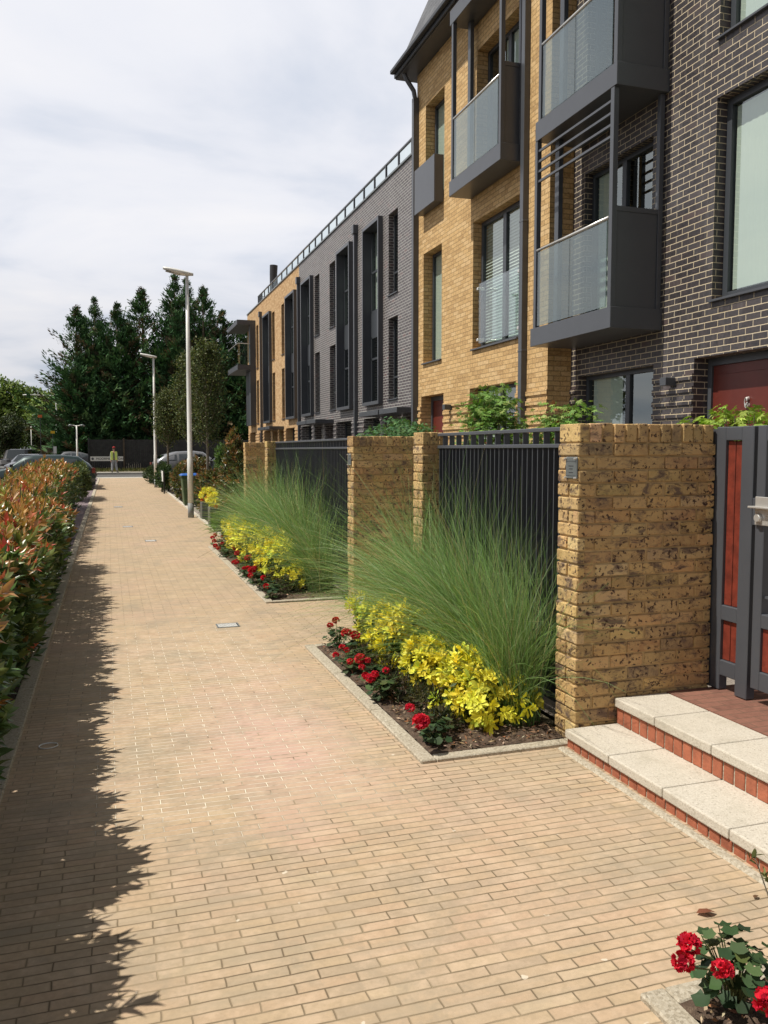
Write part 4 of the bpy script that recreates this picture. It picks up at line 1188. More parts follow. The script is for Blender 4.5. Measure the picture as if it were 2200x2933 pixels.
grass_tuft(2.26, 11.2, 1600, 1.45, (-.20, .6), 'tall arching grass third from the middle wall', 1.0, .005)
grass_tuft(2.26, 12.2, 1600, 1.45, (-.20, .65), 'tall arching grass fourth from the middle wall', 1.0, .005)
grass_tuft(2.26, 13.2, 1500, 1.40, (-.20, .7), 'tall arching grass at the far end of the second bed', 1.0, .005)

# ---------- red geraniums
def flower_head(par, p, r, col=(0.62, 0.012, 0.035)):
    o = np.array(par.location)
    nf = int(16*(r/.04)**1.3)+8
    d = rdir(nf, .5); C0 = np.array(p) + d*r*.62*np.array([1, 1, .75])
    PP, DD, NN, CC = [], [], [], []
    cl = mixc([col, (col[0]*.75, col[1], col[2]*1.1), (col[0]*1.15, col[1]*2.2, col[2]*1.6)], nf, [.5, .3, .2], .08)
    for k in range(6):
        a = k*2*PI/6 + rng.uniform(0, 6, nf)
        ref = norm(np.cross(d, rdir(nf))); v = np.cross(d, ref)
        rad = ref*np.cos(a)[:, None]+v*np.sin(a)[:, None]
        PP.append(C0); DD.append(rad+d*.55); NN.append(d+rng.normal(0, .3, (nf, 3))); CC.append(cl*rng.uniform(.85, 1.1, (nf, 1)))
    n = nf*6
    return leaf_obj('flower_head', par, np.concatenate(PP)-o, np.concatenate(DD), np.concatenate(NN), r*.52, r*.50, np.clip(np.concatenate(CC), 0, 1), 'petal', tmpl=T_ROUND)
GC = [(0.030, 0.060, 0.026), (0.045, 0.085, 0.032), (0.07, 0.115, 0.045), (0.10, 0.13, 0.04)]
def geranium(x, y, h, heads, label, nl=70, rad=.12, lf=.045):
    t = thing('geranium', label, 'geranium', (x, y, 0), 'red geraniums along the kerb of the flower beds')
    st = MB()
    d = rdir(nl, .35)
    P = np.array([x, y, h*.48]) + d*rng.uniform(.35, 1, (nl, 1))*np.array([rad, rad, h*.42])
    P[:, 2] = np.maximum(P[:, 2], .03)
    NNv = norm(d*.5 + np.array([0, 0, 1.0])); D = norm(np.cross(NNv, rdir(nl)))
    leaf_obj('leaves', t, P-np.array(t.location), D, NNv, lf*rng.uniform(.7, 1.25, nl), lf*1.15*rng.uniform(.8, 1.2, nl), mixc(GC, nl, [.35, .35, .22, .08]), 'leaf', tmpl=T_ROUND)
    for i in range(0, nl, 3):
        st.tube([(x+random.uniform(-.02, .02), y+random.uniform(-.02, .02), 0), ((x+P[i, 0])/2, (y+P[i, 1])/2, P[i, 2]*.6), tuple(P[i])], [.004, .003, .0015], 4)
    for (hx_, hy, hz_, hr) in heads:
        st.tube([(x, y, h*.25), ((x+hx_)/2, (y+hy)/2, hz_*.7), (hx_, hy, hz_-hr*.4)], [.0035, .003, .0025], 5)
    st.build('stems', 'stem', t)
    for hd in heads: flower_head(t, hd[:3], hd[3])
    return t
for x, y, h_, hd, lb, nl in (
    (1.76, 6.60, .22, [(1.70, 6.60, .215, .03), (1.775, 6.70, .235, .034)], 'red geranium at the far corner of the near bed, two heads close together', 60),
    (1.80, 6.22, .22, [(1.74, 6.25, .225, .042), (1.80, 6.21, .21, .042)], 'red geranium with one wide double bloom near the far corner of the near bed', 60),
    (1.68, 5.84, .19, [(1.61, 5.90, .20, .026), (1.625, 5.82, .195, .024), (1.53, 5.78, .175, .026)], 'low red geranium with three small heads leaning over the kerb', 55),
    (1.70, 5.44, .20, [(1.56, 5.51, .19, .026), (1.62, 5.47, .215, .042), (1.665, 5.45, .205, .028), (1.60, 5.36, .185, .024)], 'red geranium with a cluster of four heads midway along the near bed', 65),
    (1.68, 5.10, .20, [(1.555, 5.12, .19, .028), (1.56, 5.03, .20, .036), (1.605, 5.08, .205, .030), (1.70, 5.14, .21, .026)], 'red geranium with four heads just before the bare soil of the near bed', 65),
    (1.70, 4.26, .19, [(1.57, 4.32, .215, .030), (1.56, 4.12, .20, .050)], 'red geranium with one big bloom at the front corner of the near bed', 60)):
    geranium(x, y, h_, hd, lb, nl, .12)
for x, y, hd, lb in (
    (1.74, 14.1, [(1.66, 14.1, .24, .035), (1.56, 13.6, .25, .04), (1.54, 13.2, .24, .04), (1.76, 13.9, .24, .03)], 'red geraniums clump at the far corner of the second bed, several heads over the kerb'),
    (1.70, 12.95, [(1.52, 12.9, .20, .04), (1.53, 12.6, .19, .035), (1.64, 13.0, .22, .03)], 'red geranium just in from the far corner of the second bed'),
    (1.78, 12.1, [(1.72, 12.3, .22, .045), (1.68, 11.7, .22, .045), (1.82, 12.1, .22, .03)], 'red geranium with two bright heads in the far half of the second bed'),
    (1.78, 11.2, [(1.74, 11.2, .21, .045), (1.80, 11.3, .21, .035)], 'red geranium with one wide head halfway along the second bed'),
    (1.68, 10.8, [(1.52, 10.85, .20, .04), (1.56, 10.95, .20, .04)], 'red geranium with a pair of heads by the kerb, halfway along the second bed'),
    (1.72, 10.2, [(1.56, 10.3, .20, .03), (1.61, 10.3, .20, .035), (1.63, 10.15, .19, .05), (1.68, 10.25, .205, .035)], 'red geranium with a tight row of four heads in the second bed'),
    (1.72, 9.65, [(1.55, 9.74, .19, .035), (1.65, 9.45, .20, .035)], 'red geranium with two small heads in the front half of the second bed'),
    (1.70, 9.12, [(1.62, 9.10, .16, .035)], 'lone red geranium with one head on the bare front corner of the second bed')):
    geranium(x, y, .20, hd, lb, 60, .15, .05)
geranium(1.70, 1.90, .30, [(1.455, 1.80, .325, .034), (1.415, 1.772, .30, .031), (1.485, 1.705, .305, .030)], 'nearest red geranium, standing at the corner of the bed by the bottom of the steps', 75, .14, .042)
geranium(1.72, 1.56, .26, [(1.565, 1.62, .25, .045), (1.60, 1.56, .20, .035)], 'red geranium cut by the right edge of the photo, beside the nearest one', 60, .12, .042)

# brown green dwarf shrubs between geraniums and golden shrubs
DW = [(0.055, 0.065, 0.028), (0.085, 0.085, 0.035), (0.11, 0.075, 0.045), (0.03, 0.045, 0.02)]
for i, (x, y, r, lb) in enumerate(((1.84, 4.72, .14, 'dusky dwarf shrub beside the front golden shrub in the near bed'), (1.80, 5.05, .12, 'dusky dwarf shrub left of the second golden shrub in the near bed'), (1.84, 5.45, .13, 'dusky dwarf shrub in the middle of the near bed'),
        (1.82, 5.95, .12, 'dusky dwarf shrub in the far half of the near bed'), (1.80, 4.42, .10, 'smallest dusky dwarf shrub, on the bare soil of the near bed'), (1.90, 9.35, .14, 'brown dwarf shrub at the front of the second bed'),
        (1.86, 9.85, .16, 'brown dwarf shrub behind the lone geranium in the second bed'), (1.84, 10.6, .15, 'dusky dwarf shrub in the front half of the second bed'), (1.86, 11.6, .15, 'dusky dwarf shrub midway along the second bed'), (1.85, 12.7, .16, 'dusky dwarf shrub in the far half of the second bed'))):
    bush('dwarf_shrub', lb, 'shrub', (x, y, r*.75), (r, r*1.1, r*.85), 90, .035, 7, DW, [.35, .3, .2, .15], 'dusky dwarf shrubs in the beds', wr=.25, upb=.6)
bush('feathery_shrub', 'brown green feathery shrub at the far end of the second bed', 'shrub', (1.95, 13.9, .26), (.25, .40, .26), 340, .045, 7, [(0.13, 0.11, 0.05), (0.10, 0.11, 0.04), (0.17, 0.11, 0.06)], [.4, .35, .25], wr=.22)
bush('grassy_plant', 'small bright green spiky plant at the corner by the planters', 'plant', (2.16, 17.0, .14), (.20, .3, .22), 70, .22, 6, [(0.16, 0.28, 0.06), (0.10, 0.20, 0.05)], [.6, .4], wr=.08, spread=.7)
# rose sapling near the frame corner
t = thing('rose_sapling', 'thin pale leaved sapling behind the nearest geranium', 'plant', (1.95, 1.93, 0))
m = MB(); tips = []
for i in range(5):
    a, b = random.uniform(-.09, .12), random.uniform(-.05, .10); z = random.uniform(.28, .43)
    m.tube([(1.95, 1.93, 0), (1.95+a*.4, 1.93+b*.4, z*.5), (1.95+a, 1.93+b, z)], [.004, .003, .0015], 5); tips += [(1.95+a*k, 1.93+b*k, z*(.45+.55*k)) for k in (.5, .75, 1)]
m.build('stems', 'twig', t)
add_leaves('leaves', t, [shoots(np.array(tips), rng.normal(0, .4, (15, 3))+[0, 0, 1], 7, .03, .3, 1.0, [(0.20, 0.22, 0.08), (0.12, 0.14, 0.05), (0.25, 0.17, 0.09)], [.4, .4, .2])], .5, 'leaf', T_LEAF)

# ---------- maples behind the railings
def maple(c, rad, n, label, cols, wts, L=.062):
    t = thing('maple_shrub', label, 'maple', (c[0], c[1], 0), 'leafy maples in the front gardens')
    k = 26; d = rdir(k, .8); tips = np.array(c)+d*np.array(rad)*.9
    m = MB()
    for p in tips: m.tube([(c[0], c[1], 0), (c[0]*.6+p[0]*.4, c[1]*.6+p[1]*.4, p[2]*.55), tuple(p)], [.016, .010, .003], 5)
    m.build('branches', 'wood', t)
    # layered sprays: each limb ends in flat tiers of leaves
    base = np.array(c)+rdir(k*6, .3)*rng.uniform(.45, 1.05, (k*6, 1))*np.array(rad)
    i = rng.integers(0, len(base), n)
    P = base[i]+rng.normal(0, 1, (n, 3))*np.array([.10, .10, .022])
    NNv = norm(rng.normal(0, .35, (n, 3))+[0, 0, 1.0]); out_ = P-np.array(c); out_[:, 2] = -.15*np.abs(out_[:, 2])
    D = norm(norm(out_)+rng.normal(0, .5, (n, 3))*[1, 1, .25]-[0, 0, .2])
    leaf_obj('leaves', t, P-np.array(t.location), D, NNv, L*rng.uniform(.7, 1.2, n), L, mixc(cols, n, wts), 'leaf', tmpl=T_STAR)
    return t
MC = [(0.12, 0.24, 0.05), (0.19, 0.33, 0.07), (0.28, 0.40, 0.10), (0.36, 0.14, 0.07)]
maple((4.28, 9.0, 1.76), (.32, .36, .62), 2000, 'green feathery maple above the nearer railing, left of the downpipe', MC, [.42, .36, .21, .01])
maple((4.33, 7.45, 1.62), (.30, .32, .52), 1500, 'green feathery maple above the nearer railing beside the brick wall', MC, [.36, .36, .25, .03])
maple((4.42, 5.0, 1.55), (.62, .50, .40), 2400, 'lime green maple in front of the near red door', [(0.26, 0.38, 0.06), (0.34, 0.46, 0.09), (0.18, 0.30, 0.05)], [.45, .35, .2])
maple((5.05, 14.6, 1.72), (.75, .7, .52), 2600, 'blue green maple below the grey brick terrace', [(0.075, 0.18, 0.075), (0.11, 0.24, 0.10), (0.16, 0.28, 0.10)], [.4, .4, .2])
bush('young_tree', 'young light green shrub growing up through the farther railing', 'shrub', (2.85, 9.4, .9), (.22, .5, .55), 260, .05, 7, [(0.12, 0.26, 0.05), (0.18, 0.32, 0.07)], [.5, .5], mat='leaf', wr=.45, inner=False)

# ---------- bushes along the right side past the beds
BR = [(0.10, 0.12, 0.035), (0.20, 0.13, 0.05), (0.30, 0.15, 0.06), (0.06, 0.085, 0.03)]
PG = 'mixed bushes beside the path past the beds'
bush('bronze_shrub', 'tall bronze leaved shrub against the farthest garden wall', 'shrub', (2.42, 17.1, .95), (.30, .55, .92), 900, .085, 7, BR, [.36, .26, .18, .20], PG, 'gloss', wr=.34)
bush('bronze_shrub', 'low bronze shrub behind the yellow flowered planters', 'shrub', (2.45, 21.2, .62), (.42, 1.0, .58), 700, .09, 7, BR, [.34, .3, .12, .24], PG, 'gloss', wr=.36)
bush('bronze_shrub', 'bronze shrub beyond the wheelie bin', 'shrub', (2.25, 28.5, .62), (.30, 1.3, .55), 600, .10, 7, BR, [.42, .24, .10, .24], PG, 'gloss', wr=.36)
bush('green_shrub', 'dark green shrub beside the farther lamp post and low sign', 'shrub', (2.15, 35.3, .55), (.34, 2.2, .55), 700, .10, 7, [(0.04, 0.075, 0.025), (0.06, 0.10, 0.03), (0.02, 0.04, 0.015)], [.4, .35, .25], PG, wr=.4)
bush('green_shrub', 'dark green shrub at the far end of the path, before the silver car', 'shrub', (2.2, 43.5, .4), (.5, 2.4, .5), 500, .11, 7, [(0.05, 0.08, 0.03), (0.03, 0.05, 0.02)], [.5, .5], PG, wr=.4)
bush('bronze_shrub', 'bronze shrub in front of the parked dark car', 'shrub', (3.0, 31.5, .75), (.7, 1.2, .6), 700, .11, 7, BR, [.3, .3, .16, .24], PG, 'gloss', wr=.36)
bush('green_shrub', 'green shrub rising behind the bronze shrub by the last wall', 'shrub', (3.2, 24.0, 1.25), (.38, .6, .55), 500, .08, 7, [(0.07, 0.13, 0.04), (0.10, 0.18, 0.05)], [.5, .5], PG, wr=.4)
# ---------- shrubs past the hedge on the left
bush('green_shrub', 'rounded green shrub at the far end of the red tipped hedge', 'shrub', (-.98, 30.0, .6), (.42, 2.0, .58), 800, .10, 7, [(0.09, 0.13, 0.045), (0.13, 0.17, 0.06), (0.05, 0.08, 0.03)], [.4, .35, .25], 'shrubs beyond the hedge', wr=.36)
bush('dark_shrub', 'dark purple shrub behind the parked estate car', 'shrub', (-.98, 40.5, .45), (.40, 2.5, .45), 600, .12, 7, [(0.035, 0.035, 0.022), (0.06, 0.035, 0.03), (0.02, 0.03, 0.015)], [.4, .3, .3], 'shrubs beyond the hedge', wr=.4)

# ---------- planters, bin, sign
def planter(x, y, s, h_, label, top):
    t = thing('planter', label, 'planter', (x, y, 0), 'square dark metal planters by the path')
    m = MB(); m.box(x, x+s, y, y+s, -.01, h_); m.build('pot', 'metal', t, .01)
    boxobj('soil', 'soil', t, x+.03, x+s-.03, y+.03, y+s-.03, h_-.03, h_+.004)
    c = (x+s/2-.02, y+s/2, h_+.14)
    add_leaves('golden_leaves', t, [ball_shoots(c, (.25, .25, .19), 130, .055, 8, CY, CYW, 1.15, .6, h_, .1, .1)], .42, 'leaf', T_LEAF4)
    for dx_, dy_, dz_ in top: flower_head(t, (x+dx_, y+dy_, h_+dz_), .045, (0.72, 0.10, 0.012))
planter(2.06, 18.35, .42, .42, 'nearer dark square planter of golden leaves with a red bloom', [(.12, -.10, .02), (.3, -.06, .1)])
planter(2.07, 20.1, .42, .42, 'farther dark square planter of golden leaves with orange blooms', [(.1, -.1, .12), (.28, -.1, .18), (.0, -.06, .06)])

t = thing('wheelie_bin', 'green wheelie bin with a bright blue lid beside the path', 'wheelie bin', (2.25, 25.5, 0))
m = MB(); b = []
x0, x1, y0, y1 = 2.03, 2.50, 25.1, 25.75
for (a, c_, d_, e_, z) in ((x0+.06, x1-.06, y0+.05, y1-.05, .05), (x0, x1, y0, y1, .86)):
    m.v += [(a, d_, z), (c_, d_, z), (c_, e_, z), (a, e_, z)]
for f in ((3,2,1,0),(4,5,6,7),(0,1,5,4),(1,2,6,5),(2,3,7,6),(3,0,4,7)): m.f.append(f); m.c.append(None)
M['bingreen'] = mat_plain('bin_green', (0.045, 0.085, 0.032), .5)
M['binblue'] = mat_plain('bin_blue', (0.02, 0.11, 0.42), .4)
m.build('body', 'bingreen', t, .02)
boxobj('rim', 'bingreen', t, x0-.03, x1+.03, y0-.03, y1+.03, .86, .91, bevel=.01)
m = MB(); m.v += [(x0-.05, y0-.05, .912), (x1+.05, y0-.05, .912), (x1+.05, y1+.05, .912), (x0-.05, y1+.05, .912), (x0+.02, y0+.02, .965), (x1-.02, y0+.02, .975), (x1-.02, y1-.02, .975), (x0+.02, y1-.02, .965)]
for f in ((3,2,1,0),(4,5,6,7),(0,1,5,4),(1,2,6,5),(2,3,7,6),(3,0,4,7)): m.f.append(f); m.c.append(None)
m.build('lid', 'binblue', t, .015)
m = MB(); m.tube([(x1+.06, y0+.03, .93), (x1+.06, y1-.03, .93)], .014, 8); m.build('handle', 'bingreen', t)
for yy in (y0+.06, y1-.06):
    m = MB(); m.tube([(x1-.02, yy-.02, .10), (x1-.02, yy+.02, .10)], .10, 14); m.build('wheel', 'black', t)

t = thing('low_sign', 'small white notice on two short black posts beside the path', 'sign', (2.0, 33.6, 0))
for y in (33.0, 34.4): boxobj('post', 'black', t, 1.97, 2.02, y-.025, y+.025, -.02, .84)
boxobj('panel', 'white', t, 1.955, 1.968, 33.0, 34.35, .46, .86)

# dull red garden gate further down
t = thing('garden_gate', 'dull red wooden garden gate beyond the farthest wall', 'gate', (3.0, 22.0, 0))
for k in range(5): boxobj('board', 'redwood', t, 2.62+k*.075, 2.69+k*.075, 22.0, 22.03, .1, 1.06)
boxobj('post', 'metal', t, 2.52, 2.60, 21.98, 22.06, 0, 1.15); boxobj('rail', 'metal', t, 2.60, 3.0, 22.031, 22.06, .9, .97)

# ---------- lamp posts on the path
def lamp(x, y, h_, label):
    t = thing('street_lamp', label, 'street lamp', (x, y, 0), 'slim lamp posts along the path')
    m = MB(); m.tube([(x, y, -.05), (x, y, .36)], [.073, .073], 20); m.build('base', 'galv2', t, smooth=True)
    m = MB(); m.tube([(x, y, .36), (x, y, 1.45), (x, y, 1.47), (x, y, h_*.62), (x, y, h_)], [.071, .071, .060, .052, .036], 20); m.build('pole', 'galv', t, smooth=True)
    bm_v = []; m = MB()
    # leaf shaped lantern reaching over the path
    L0, L1, n, k = -.56, .15, 14, 12
    for i in range(n+1):
        u = i/n; xx = x + L0 + (L1-L0)*u
        wd = .13*math.sin(PI*(u*.94+.03))**.6
        zc = h_ + .055 - .10*u + .05*(abs(u-.62))**1.5
        th = .028+.032*math.sin(PI*u)
        for j in range(k):
            a = 2*PI*j/k; m.v.append((xx, y+wd*math.cos(a), zc+th*math.sin(a)*(1 if math.sin(a) > 0 else 1.25)))
    for i in range(n):
        for j in range(k):
            m.f.append((i*k+j, i*k+(j+1) % k, (i+1)*k+(j+1) % k, (i+1)*k+j)); m.c.append(None)
    m.f.append(tuple(range(k))[::-1]); m.c.append(None); m.f.append(tuple(n*k+j for j in range(k))); m.c.append(None)
    hd = m.build('lantern', 'galv', t, smooth=True)
    m = MB(); m.quad(*[(x-.50+.34*u, y+s*.07, h_+.015-.075*u-.012) for u, s in ((0, -1), (1, -1), (1, 1), (0, 1))]); m.build('lens', 'plate', hd)
lamp(1.90, 21.05, 5.93, 'nearer tall pale street lamp on the right edge of the path')
lamp(1.985, 38.7, 5.80, 'farther pale street lamp on the right edge of the path')

# ---------- trees
def small_tree(x, y, zc0, zc1, r, label, n=5200, cols=((0.085, 0.115, 0.04), (0.12, 0.15, 0.05), (0.16, 0.175, 0.07), (0.055, 0.075, 0.03)), trunk=.05):
    t = thing('hornbeam_tree', label, 'tree', (x, y, 0), 'young trees standing beside the path')
    m = MB(); m.tube([(x, y, -.03), (x+.01, y, zc0), (x-.02, y+.02, (zc0+zc1)/2), (x, y, zc1-.3)], [trunk, trunk*.8, trunk*.45, .008], 8); m.build('trunk', 'twig', t, smooth=True)
    m = MB(); P = []
    for i in range(60):
        u = (i/60)**.8; z = zc0 + (zc1-zc0-.25)*u*.85; a = i*2.4; rr = r*(math.sin(PI*min(1, .16+u*.80)))**.8*random.uniform(.7, 1.05)
        e = (x+rr*math.cos(a), y+rr*math.sin(a), z+rr*.9+.15)
        m.tube([(x, y, z), (x+rr*.5*math.cos(a), y+rr*.5*math.sin(a), z+rr*.35), e], [.013, .008, .003], 4)
        for k in range(10):
            f = random.uniform(.35, 1.08); P.append((x+rr*f*math.cos(a), y+rr*f*math.sin(a), z+rr*.9*f*f+.15*f+.05))
    m.build('branches', 'twig', t)
    P = np.array(P); i = rng.integers(0, len(P), n); Q = P[i]+rng.normal(0, .10, (n, 3))
    leaf_obj('crown', t, Q-np.array([x, y, 0]), rdir(n, -.1), rdir(n, .7), rng.uniform(.06, .10, n), rng.uniform(.035, .055, n), mixc(cols, n, [.35, .3, .15, .2]), 'leaf', tmpl=T_LEAF4)
small_tree(2.28, 35.0, 1.70, 4.30, .60, 'smallest young tree, just past the farther street lamp', 7000)
small_tree(2.75, 30.0, 1.75, 5.5, .64, 'slim young tree between the other two beside the path', 6500)
small_tree(3.0-.18, 25.6, 1.70, 5.30, .66, 'nearest young tree, behind the nearer street lamp and the bin', 7000)

# big dark cypress group
def cypress_mesh(h_, r, n_br, seed, lean=0.0):
    rg = np.random.default_rng(seed)
    u = rg.uniform(0.04, 1, n_br)**1.08
    az = rg.uniform(0, 2*PI, n_br)
    lob = 1+.22*np.sin(az*3+seed)+.14*np.sin(az*5+2*seed+u*9)
    Rb = r*np.clip((1-u)**.78*(.55+.45*np.clip(u*5, 0, 1)), .02, 1)*lob*rg.uniform(.55, 1.35, n_br)
    nl_ = 3; la = rg.uniform(0, 2*PI, nl_)+seed
    z0 = h_*u*.97; up = .45+1.0*u
    # several side leaders give the crown its own shoulders
    ld = rg.integers(-2, nl_, n_br); lx = np.where(ld >= 0, np.cos(la[np.clip(ld, 0, nl_-1)])*r*.42, 0); ly = np.where(ld >= 0, np.sin(la[np.clip(ld, 0, nl_-1)])*r*.42, 0)
    z0 = np.where(ld >= 0, z0*(.70+.09*ld), z0); Rb = np.where(ld >= 0, Rb*.72, Rb)*np.clip(.22+(1-u)*4.5, 0, 1)
    PP, DD, LL, CC = [], [], [], []
    cols = np.array([(0.036, 0.088, 0.036), (0.055, 0.122, 0.050), (0.085, 0.150, 0.062), (0.11, 0.085, 0.050), (0.07, 0.064, 0.038)])
    bc = rg.choice(5, n_br, p=[.36, .31, .17, .08, .08])
    for k in range(32):
        f = rg.uniform(.25, 1.0, n_br)**.7
        q = np.stack([lx+np.cos(az)*Rb*f, ly+np.sin(az)*Rb*f, z0+Rb*up*f*f*.55], 1)+rg.normal(0, .10, (n_br, 3))*np.array([1, 1, .7])*(.4+r*.2)
        d = np.stack([np.cos(az), np.sin(az), up*.55+.1], 1)+rg.normal(0, .38, (n_br, 3))
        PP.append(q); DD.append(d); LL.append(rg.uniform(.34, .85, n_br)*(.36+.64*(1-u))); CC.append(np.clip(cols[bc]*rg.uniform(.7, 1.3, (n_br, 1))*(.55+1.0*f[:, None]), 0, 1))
    P, D, L, C = np.concatenate(PP), norm(np.concatenate(DD)), np.concatenate(LL), np.concatenate(CC)
    NNv = norm(rg.normal(size=P.shape)+[0, 0, .8])
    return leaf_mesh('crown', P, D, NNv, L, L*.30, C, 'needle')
trs = [cypress_mesh(15, 4.2, 900, 3), cypress_mesh(15, 3.9, 850, 5), cypress_mesh(15, 4.4, 950, 9)]
def trunk_mesh():
    m = MB(); m.tube([(0, 0, -.1), (.05, 0, 4), (0, .05, 9), (0, 0, 14)], [.34, .26, .15, .03], 8)
    return m.mesh('trunk', 'wood', True)
trk = trunk_mesh()
CL = ['leftmost of the dark cypress trees at the end of the path, widest at the base', 'dark cypress second from the left with a thin pale tip', 'dark cypress third from the left, a little shorter than its neighbours', 'dark cypress in the middle of the group with a bushy tip',
      'tall dark cypress just left of the lamp post top', 'tall dark cypress just right of the lamp post top', 'dark cypress third from the right of the group', 'dark cypress second from the right of the group', 'rightmost dark cypress, behind the end of the terrace']
for i, (x, y, h_, wx) in enumerate(((-2.3, 75, 13.8, .92), (-.85, 76.5, 14.8, .8), (.95, 75, 14.2, .85), (3.05, 76, 15.8, 1.1), (5.75, 75.5, 17.0, 1.05), (6.9, 77, 17.0, .9), (8.1, 75, 16.1, .95), (9.9, 76, 14.2, 1.1), (12.0, 76, 12.5, 1.2))):
    t = thing('cypress_tree', CL[i], 'tree', (x, y, 0.1), 'dark cypress trees at the end of the path', rz=i*1.3)
    t.scale = (wx, wx, h_/15)
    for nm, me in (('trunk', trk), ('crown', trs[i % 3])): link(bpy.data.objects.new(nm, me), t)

def broad_tree(x, y, h_, r, label, cols, wts, n=7000, L=.35, zlow=.25, trunk=.25):
    t = thing('broadleaf_tree', label, 'tree', (x, y, 0), 'leafy trees beyond the car park')
    m = MB(); m.tube([(x, y, -.1), (x+.1, y, h_*.3), (x, y, h_*.75)], [trunk, trunk*.75, trunk*.2], 8)
    cl = []
    for i in range(26):
        d = rdir(1, .25)[0]; c = np.array([x, y, h_*(zlow+.5*(1-zlow))])+d*np.array([r, r, h_*(1-zlow)*.5])*random.uniform(.35, .82); cl.append(c)
        m.tube([(x, y, h_*.28), tuple((c+np.array([x, y, h_*.4]))/2), tuple(c)], [trunk*.4, trunk*.25, .03], 5)
    m.build('trunk', 'wood', t)
    cl = np.array(cl); i = rng.integers(0, 26, n); d = rdir(n)
    P = cl[i]+d*(rng.uniform(.3, 1, (n, 1))**.5)*r*.36
    leaf_obj('crown', t, P-np.array([x, y, 0]), rdir(n), norm(d+rdir(n, .5)*.8), L*rng.uniform(.6, 1.2, n), L*.6, mixc(cols, n, wts), 'leaf', tmpl=T_LEAF4)
LG = [(0.16, 0.25, 0.055), (0.22, 0.32, 0.08), (0.28, 0.35, 0.10), (0.10, 0.15, 0.04)]
DG = [(0.035, 0.055, 0.02), (0.05, 0.075, 0.028), (0.08, 0.10, 0.035)]
for a in ((-10.3, 100, 9.9, 3.3, 'bright green tree with the tallest crown left of the cypresses'), (-7.6, 104, 9.6, 3.2, 'bright green tree right beside the leftmost cypress'), (-13.2, 98, 9.3, 3.2, 'bright green tree near the left edge of the photo'),):
    broad_tree(*a, LG, [.35, .3, .15, .2], 13000, .34, zlow=.12)
broad_tree(-6.0, 96, 7.8, 2.4, 'yellow green tree low behind the twin headed lamp', LG, [.4, .3, .1, .2], 8000, .32, zlow=.12)
broad_tree(-8.9, 84, 5.2, 2.1, 'dark green tree under the bright trees at left', DG, [.4, .4, .2], 6000, .26)
broad_tree(-11.0, 80, 7.4, 2.3, 'darker tree at the left edge of the photo, before the bright ones', DG, [.3, .4, .3], 6500, .26)
broad_tree(-6.2, 88, 5.4, 1.7, 'dark green tree behind the road lamp', DG, [.4, .3, .3], 5500, .24)
broad_tree(-4.6, 82, 4.6, 1.3, 'small dark green tree just left of the cypress trunks', DG, [.3, .4, .3], 4500, .2)
broad_tree(-16, 100, 11, 3.2, 'dark branching tree mostly outside the left edge of the photo', DG, [.3, .4, .3], 7000, .3)
# trees across the car park, out of the frame, that the windows and balcony glass mirror
for a in ((-19, 30, 8.5, 3.0, 'dark green tree across the car park mirrored in the near windows'), (-22, 41, 9.5, 3.2, 'tall dark tree across the car park mirrored in the balcony glass'), (-20, 54, 8.5, 3.0, 'dark tree far across the car park mirrored in the yellow house windows')):
    broad_tree(*a, DG, [.4, .3, .3], 4000, .45)
# a far belt of woodland closing the view
n = 26000; X_ = rng.uniform(-70, 45, n); 
Pz = rng.uniform(0, 1, n)*(8.2+1.3*np.sin(X_*.35)+.9*np.sin(X_*.9+1))
P = np.stack([X_, 150+rng.uniform(-4, 4, n), Pz], 1)
tag(leaf_obj('far_woodland', None, P, rdir(n), rdir(n, .5), rng.uniform(.5, .9, n), .5, mixc(DG+[(0.10, 0.14, 0.05)], n, [.25, .25, .25, .25]), 'leaf', tmpl=T_LEAF4), 'distant belt of trees closing the view behind the car park', 'woodland', kind='stuff')

# ---------- fence, verge grass
t = thing('board_fence', 'tall dark board fence under the cypress trees', 'fence', (2, 69, 0))
m = MB(); 
x = -1.5
while x < 22: m.box(x, x+.14, 69, 69.02, .1, 2.5+random.uniform(-.02, .02)); x += .15
m.build('boards', 'fence', t)
for k in range(9): boxobj('post', 'wood' if k == 1 else 'fence', t, -1.5+k*2.6, -1.38+k*2.6, 68.9, 68.99, .1, 2.62)
n = 9000
P = np.stack([rng.uniform(-4.5, 20, n), rng.uniform(63.5, 68.8, n), np.full(n, .1)], 1); P[:, 1] = np.where(rng.random(n) < .4, rng.uniform(67.6, 68.8, n), P[:, 1])
tag(leaf_obj('verge_grass', None, P, norm(rng.normal(0, .4, (n, 3))+[0, 0, 1]), rdir(n), rng.uniform(.08, .28, n), .05, mixc([(0.09, 0.10, 0.03), (0.14, 0.13, 0.05), (0.05, 0.07, 0.02)], n), 'blade', tmpl=T_LEAF4), 'rough grass in front of the dark fence', 'grass', kind='stuff')

# ---------- street name sign
t = thing('street_sign', 'long white street name board reading MOORMEAD ROAD before the dark fence', 'street sign', (-.3, 66.2, 0))
boxobj('board', 'white', t, -1.28, 1.05, 66.2, 66.23, .86, 1.20)
for x in (-1.1, .85): boxobj('leg', 'black', t, x, x+.08, 66.235, 66.30, .09, 1.15)
cu = bpy.data.curves.new('lettering', 'FONT'); cu.body = 'MOORMEAD ROAD'; cu.size = .235; cu.extrude = .003
tx = bpy.data.objects.new('lettering', cu); cu.materials.append(M['black']); tx.rotation_euler = (PI/2, 0, 0); tx.location = (-.88+.3, 66.19-66.2, .955); me_ = bpy.data.meshes.new_from_object(tx); me_.materials.clear(); me_.materials.append(M['black'])
tm = bpy.data.objects.new('lettering', me_); tm.rotation_euler = tx.rotation_euler; tm.location = tx.location; bpy.data.objects.remove(tx); link(tm, t)
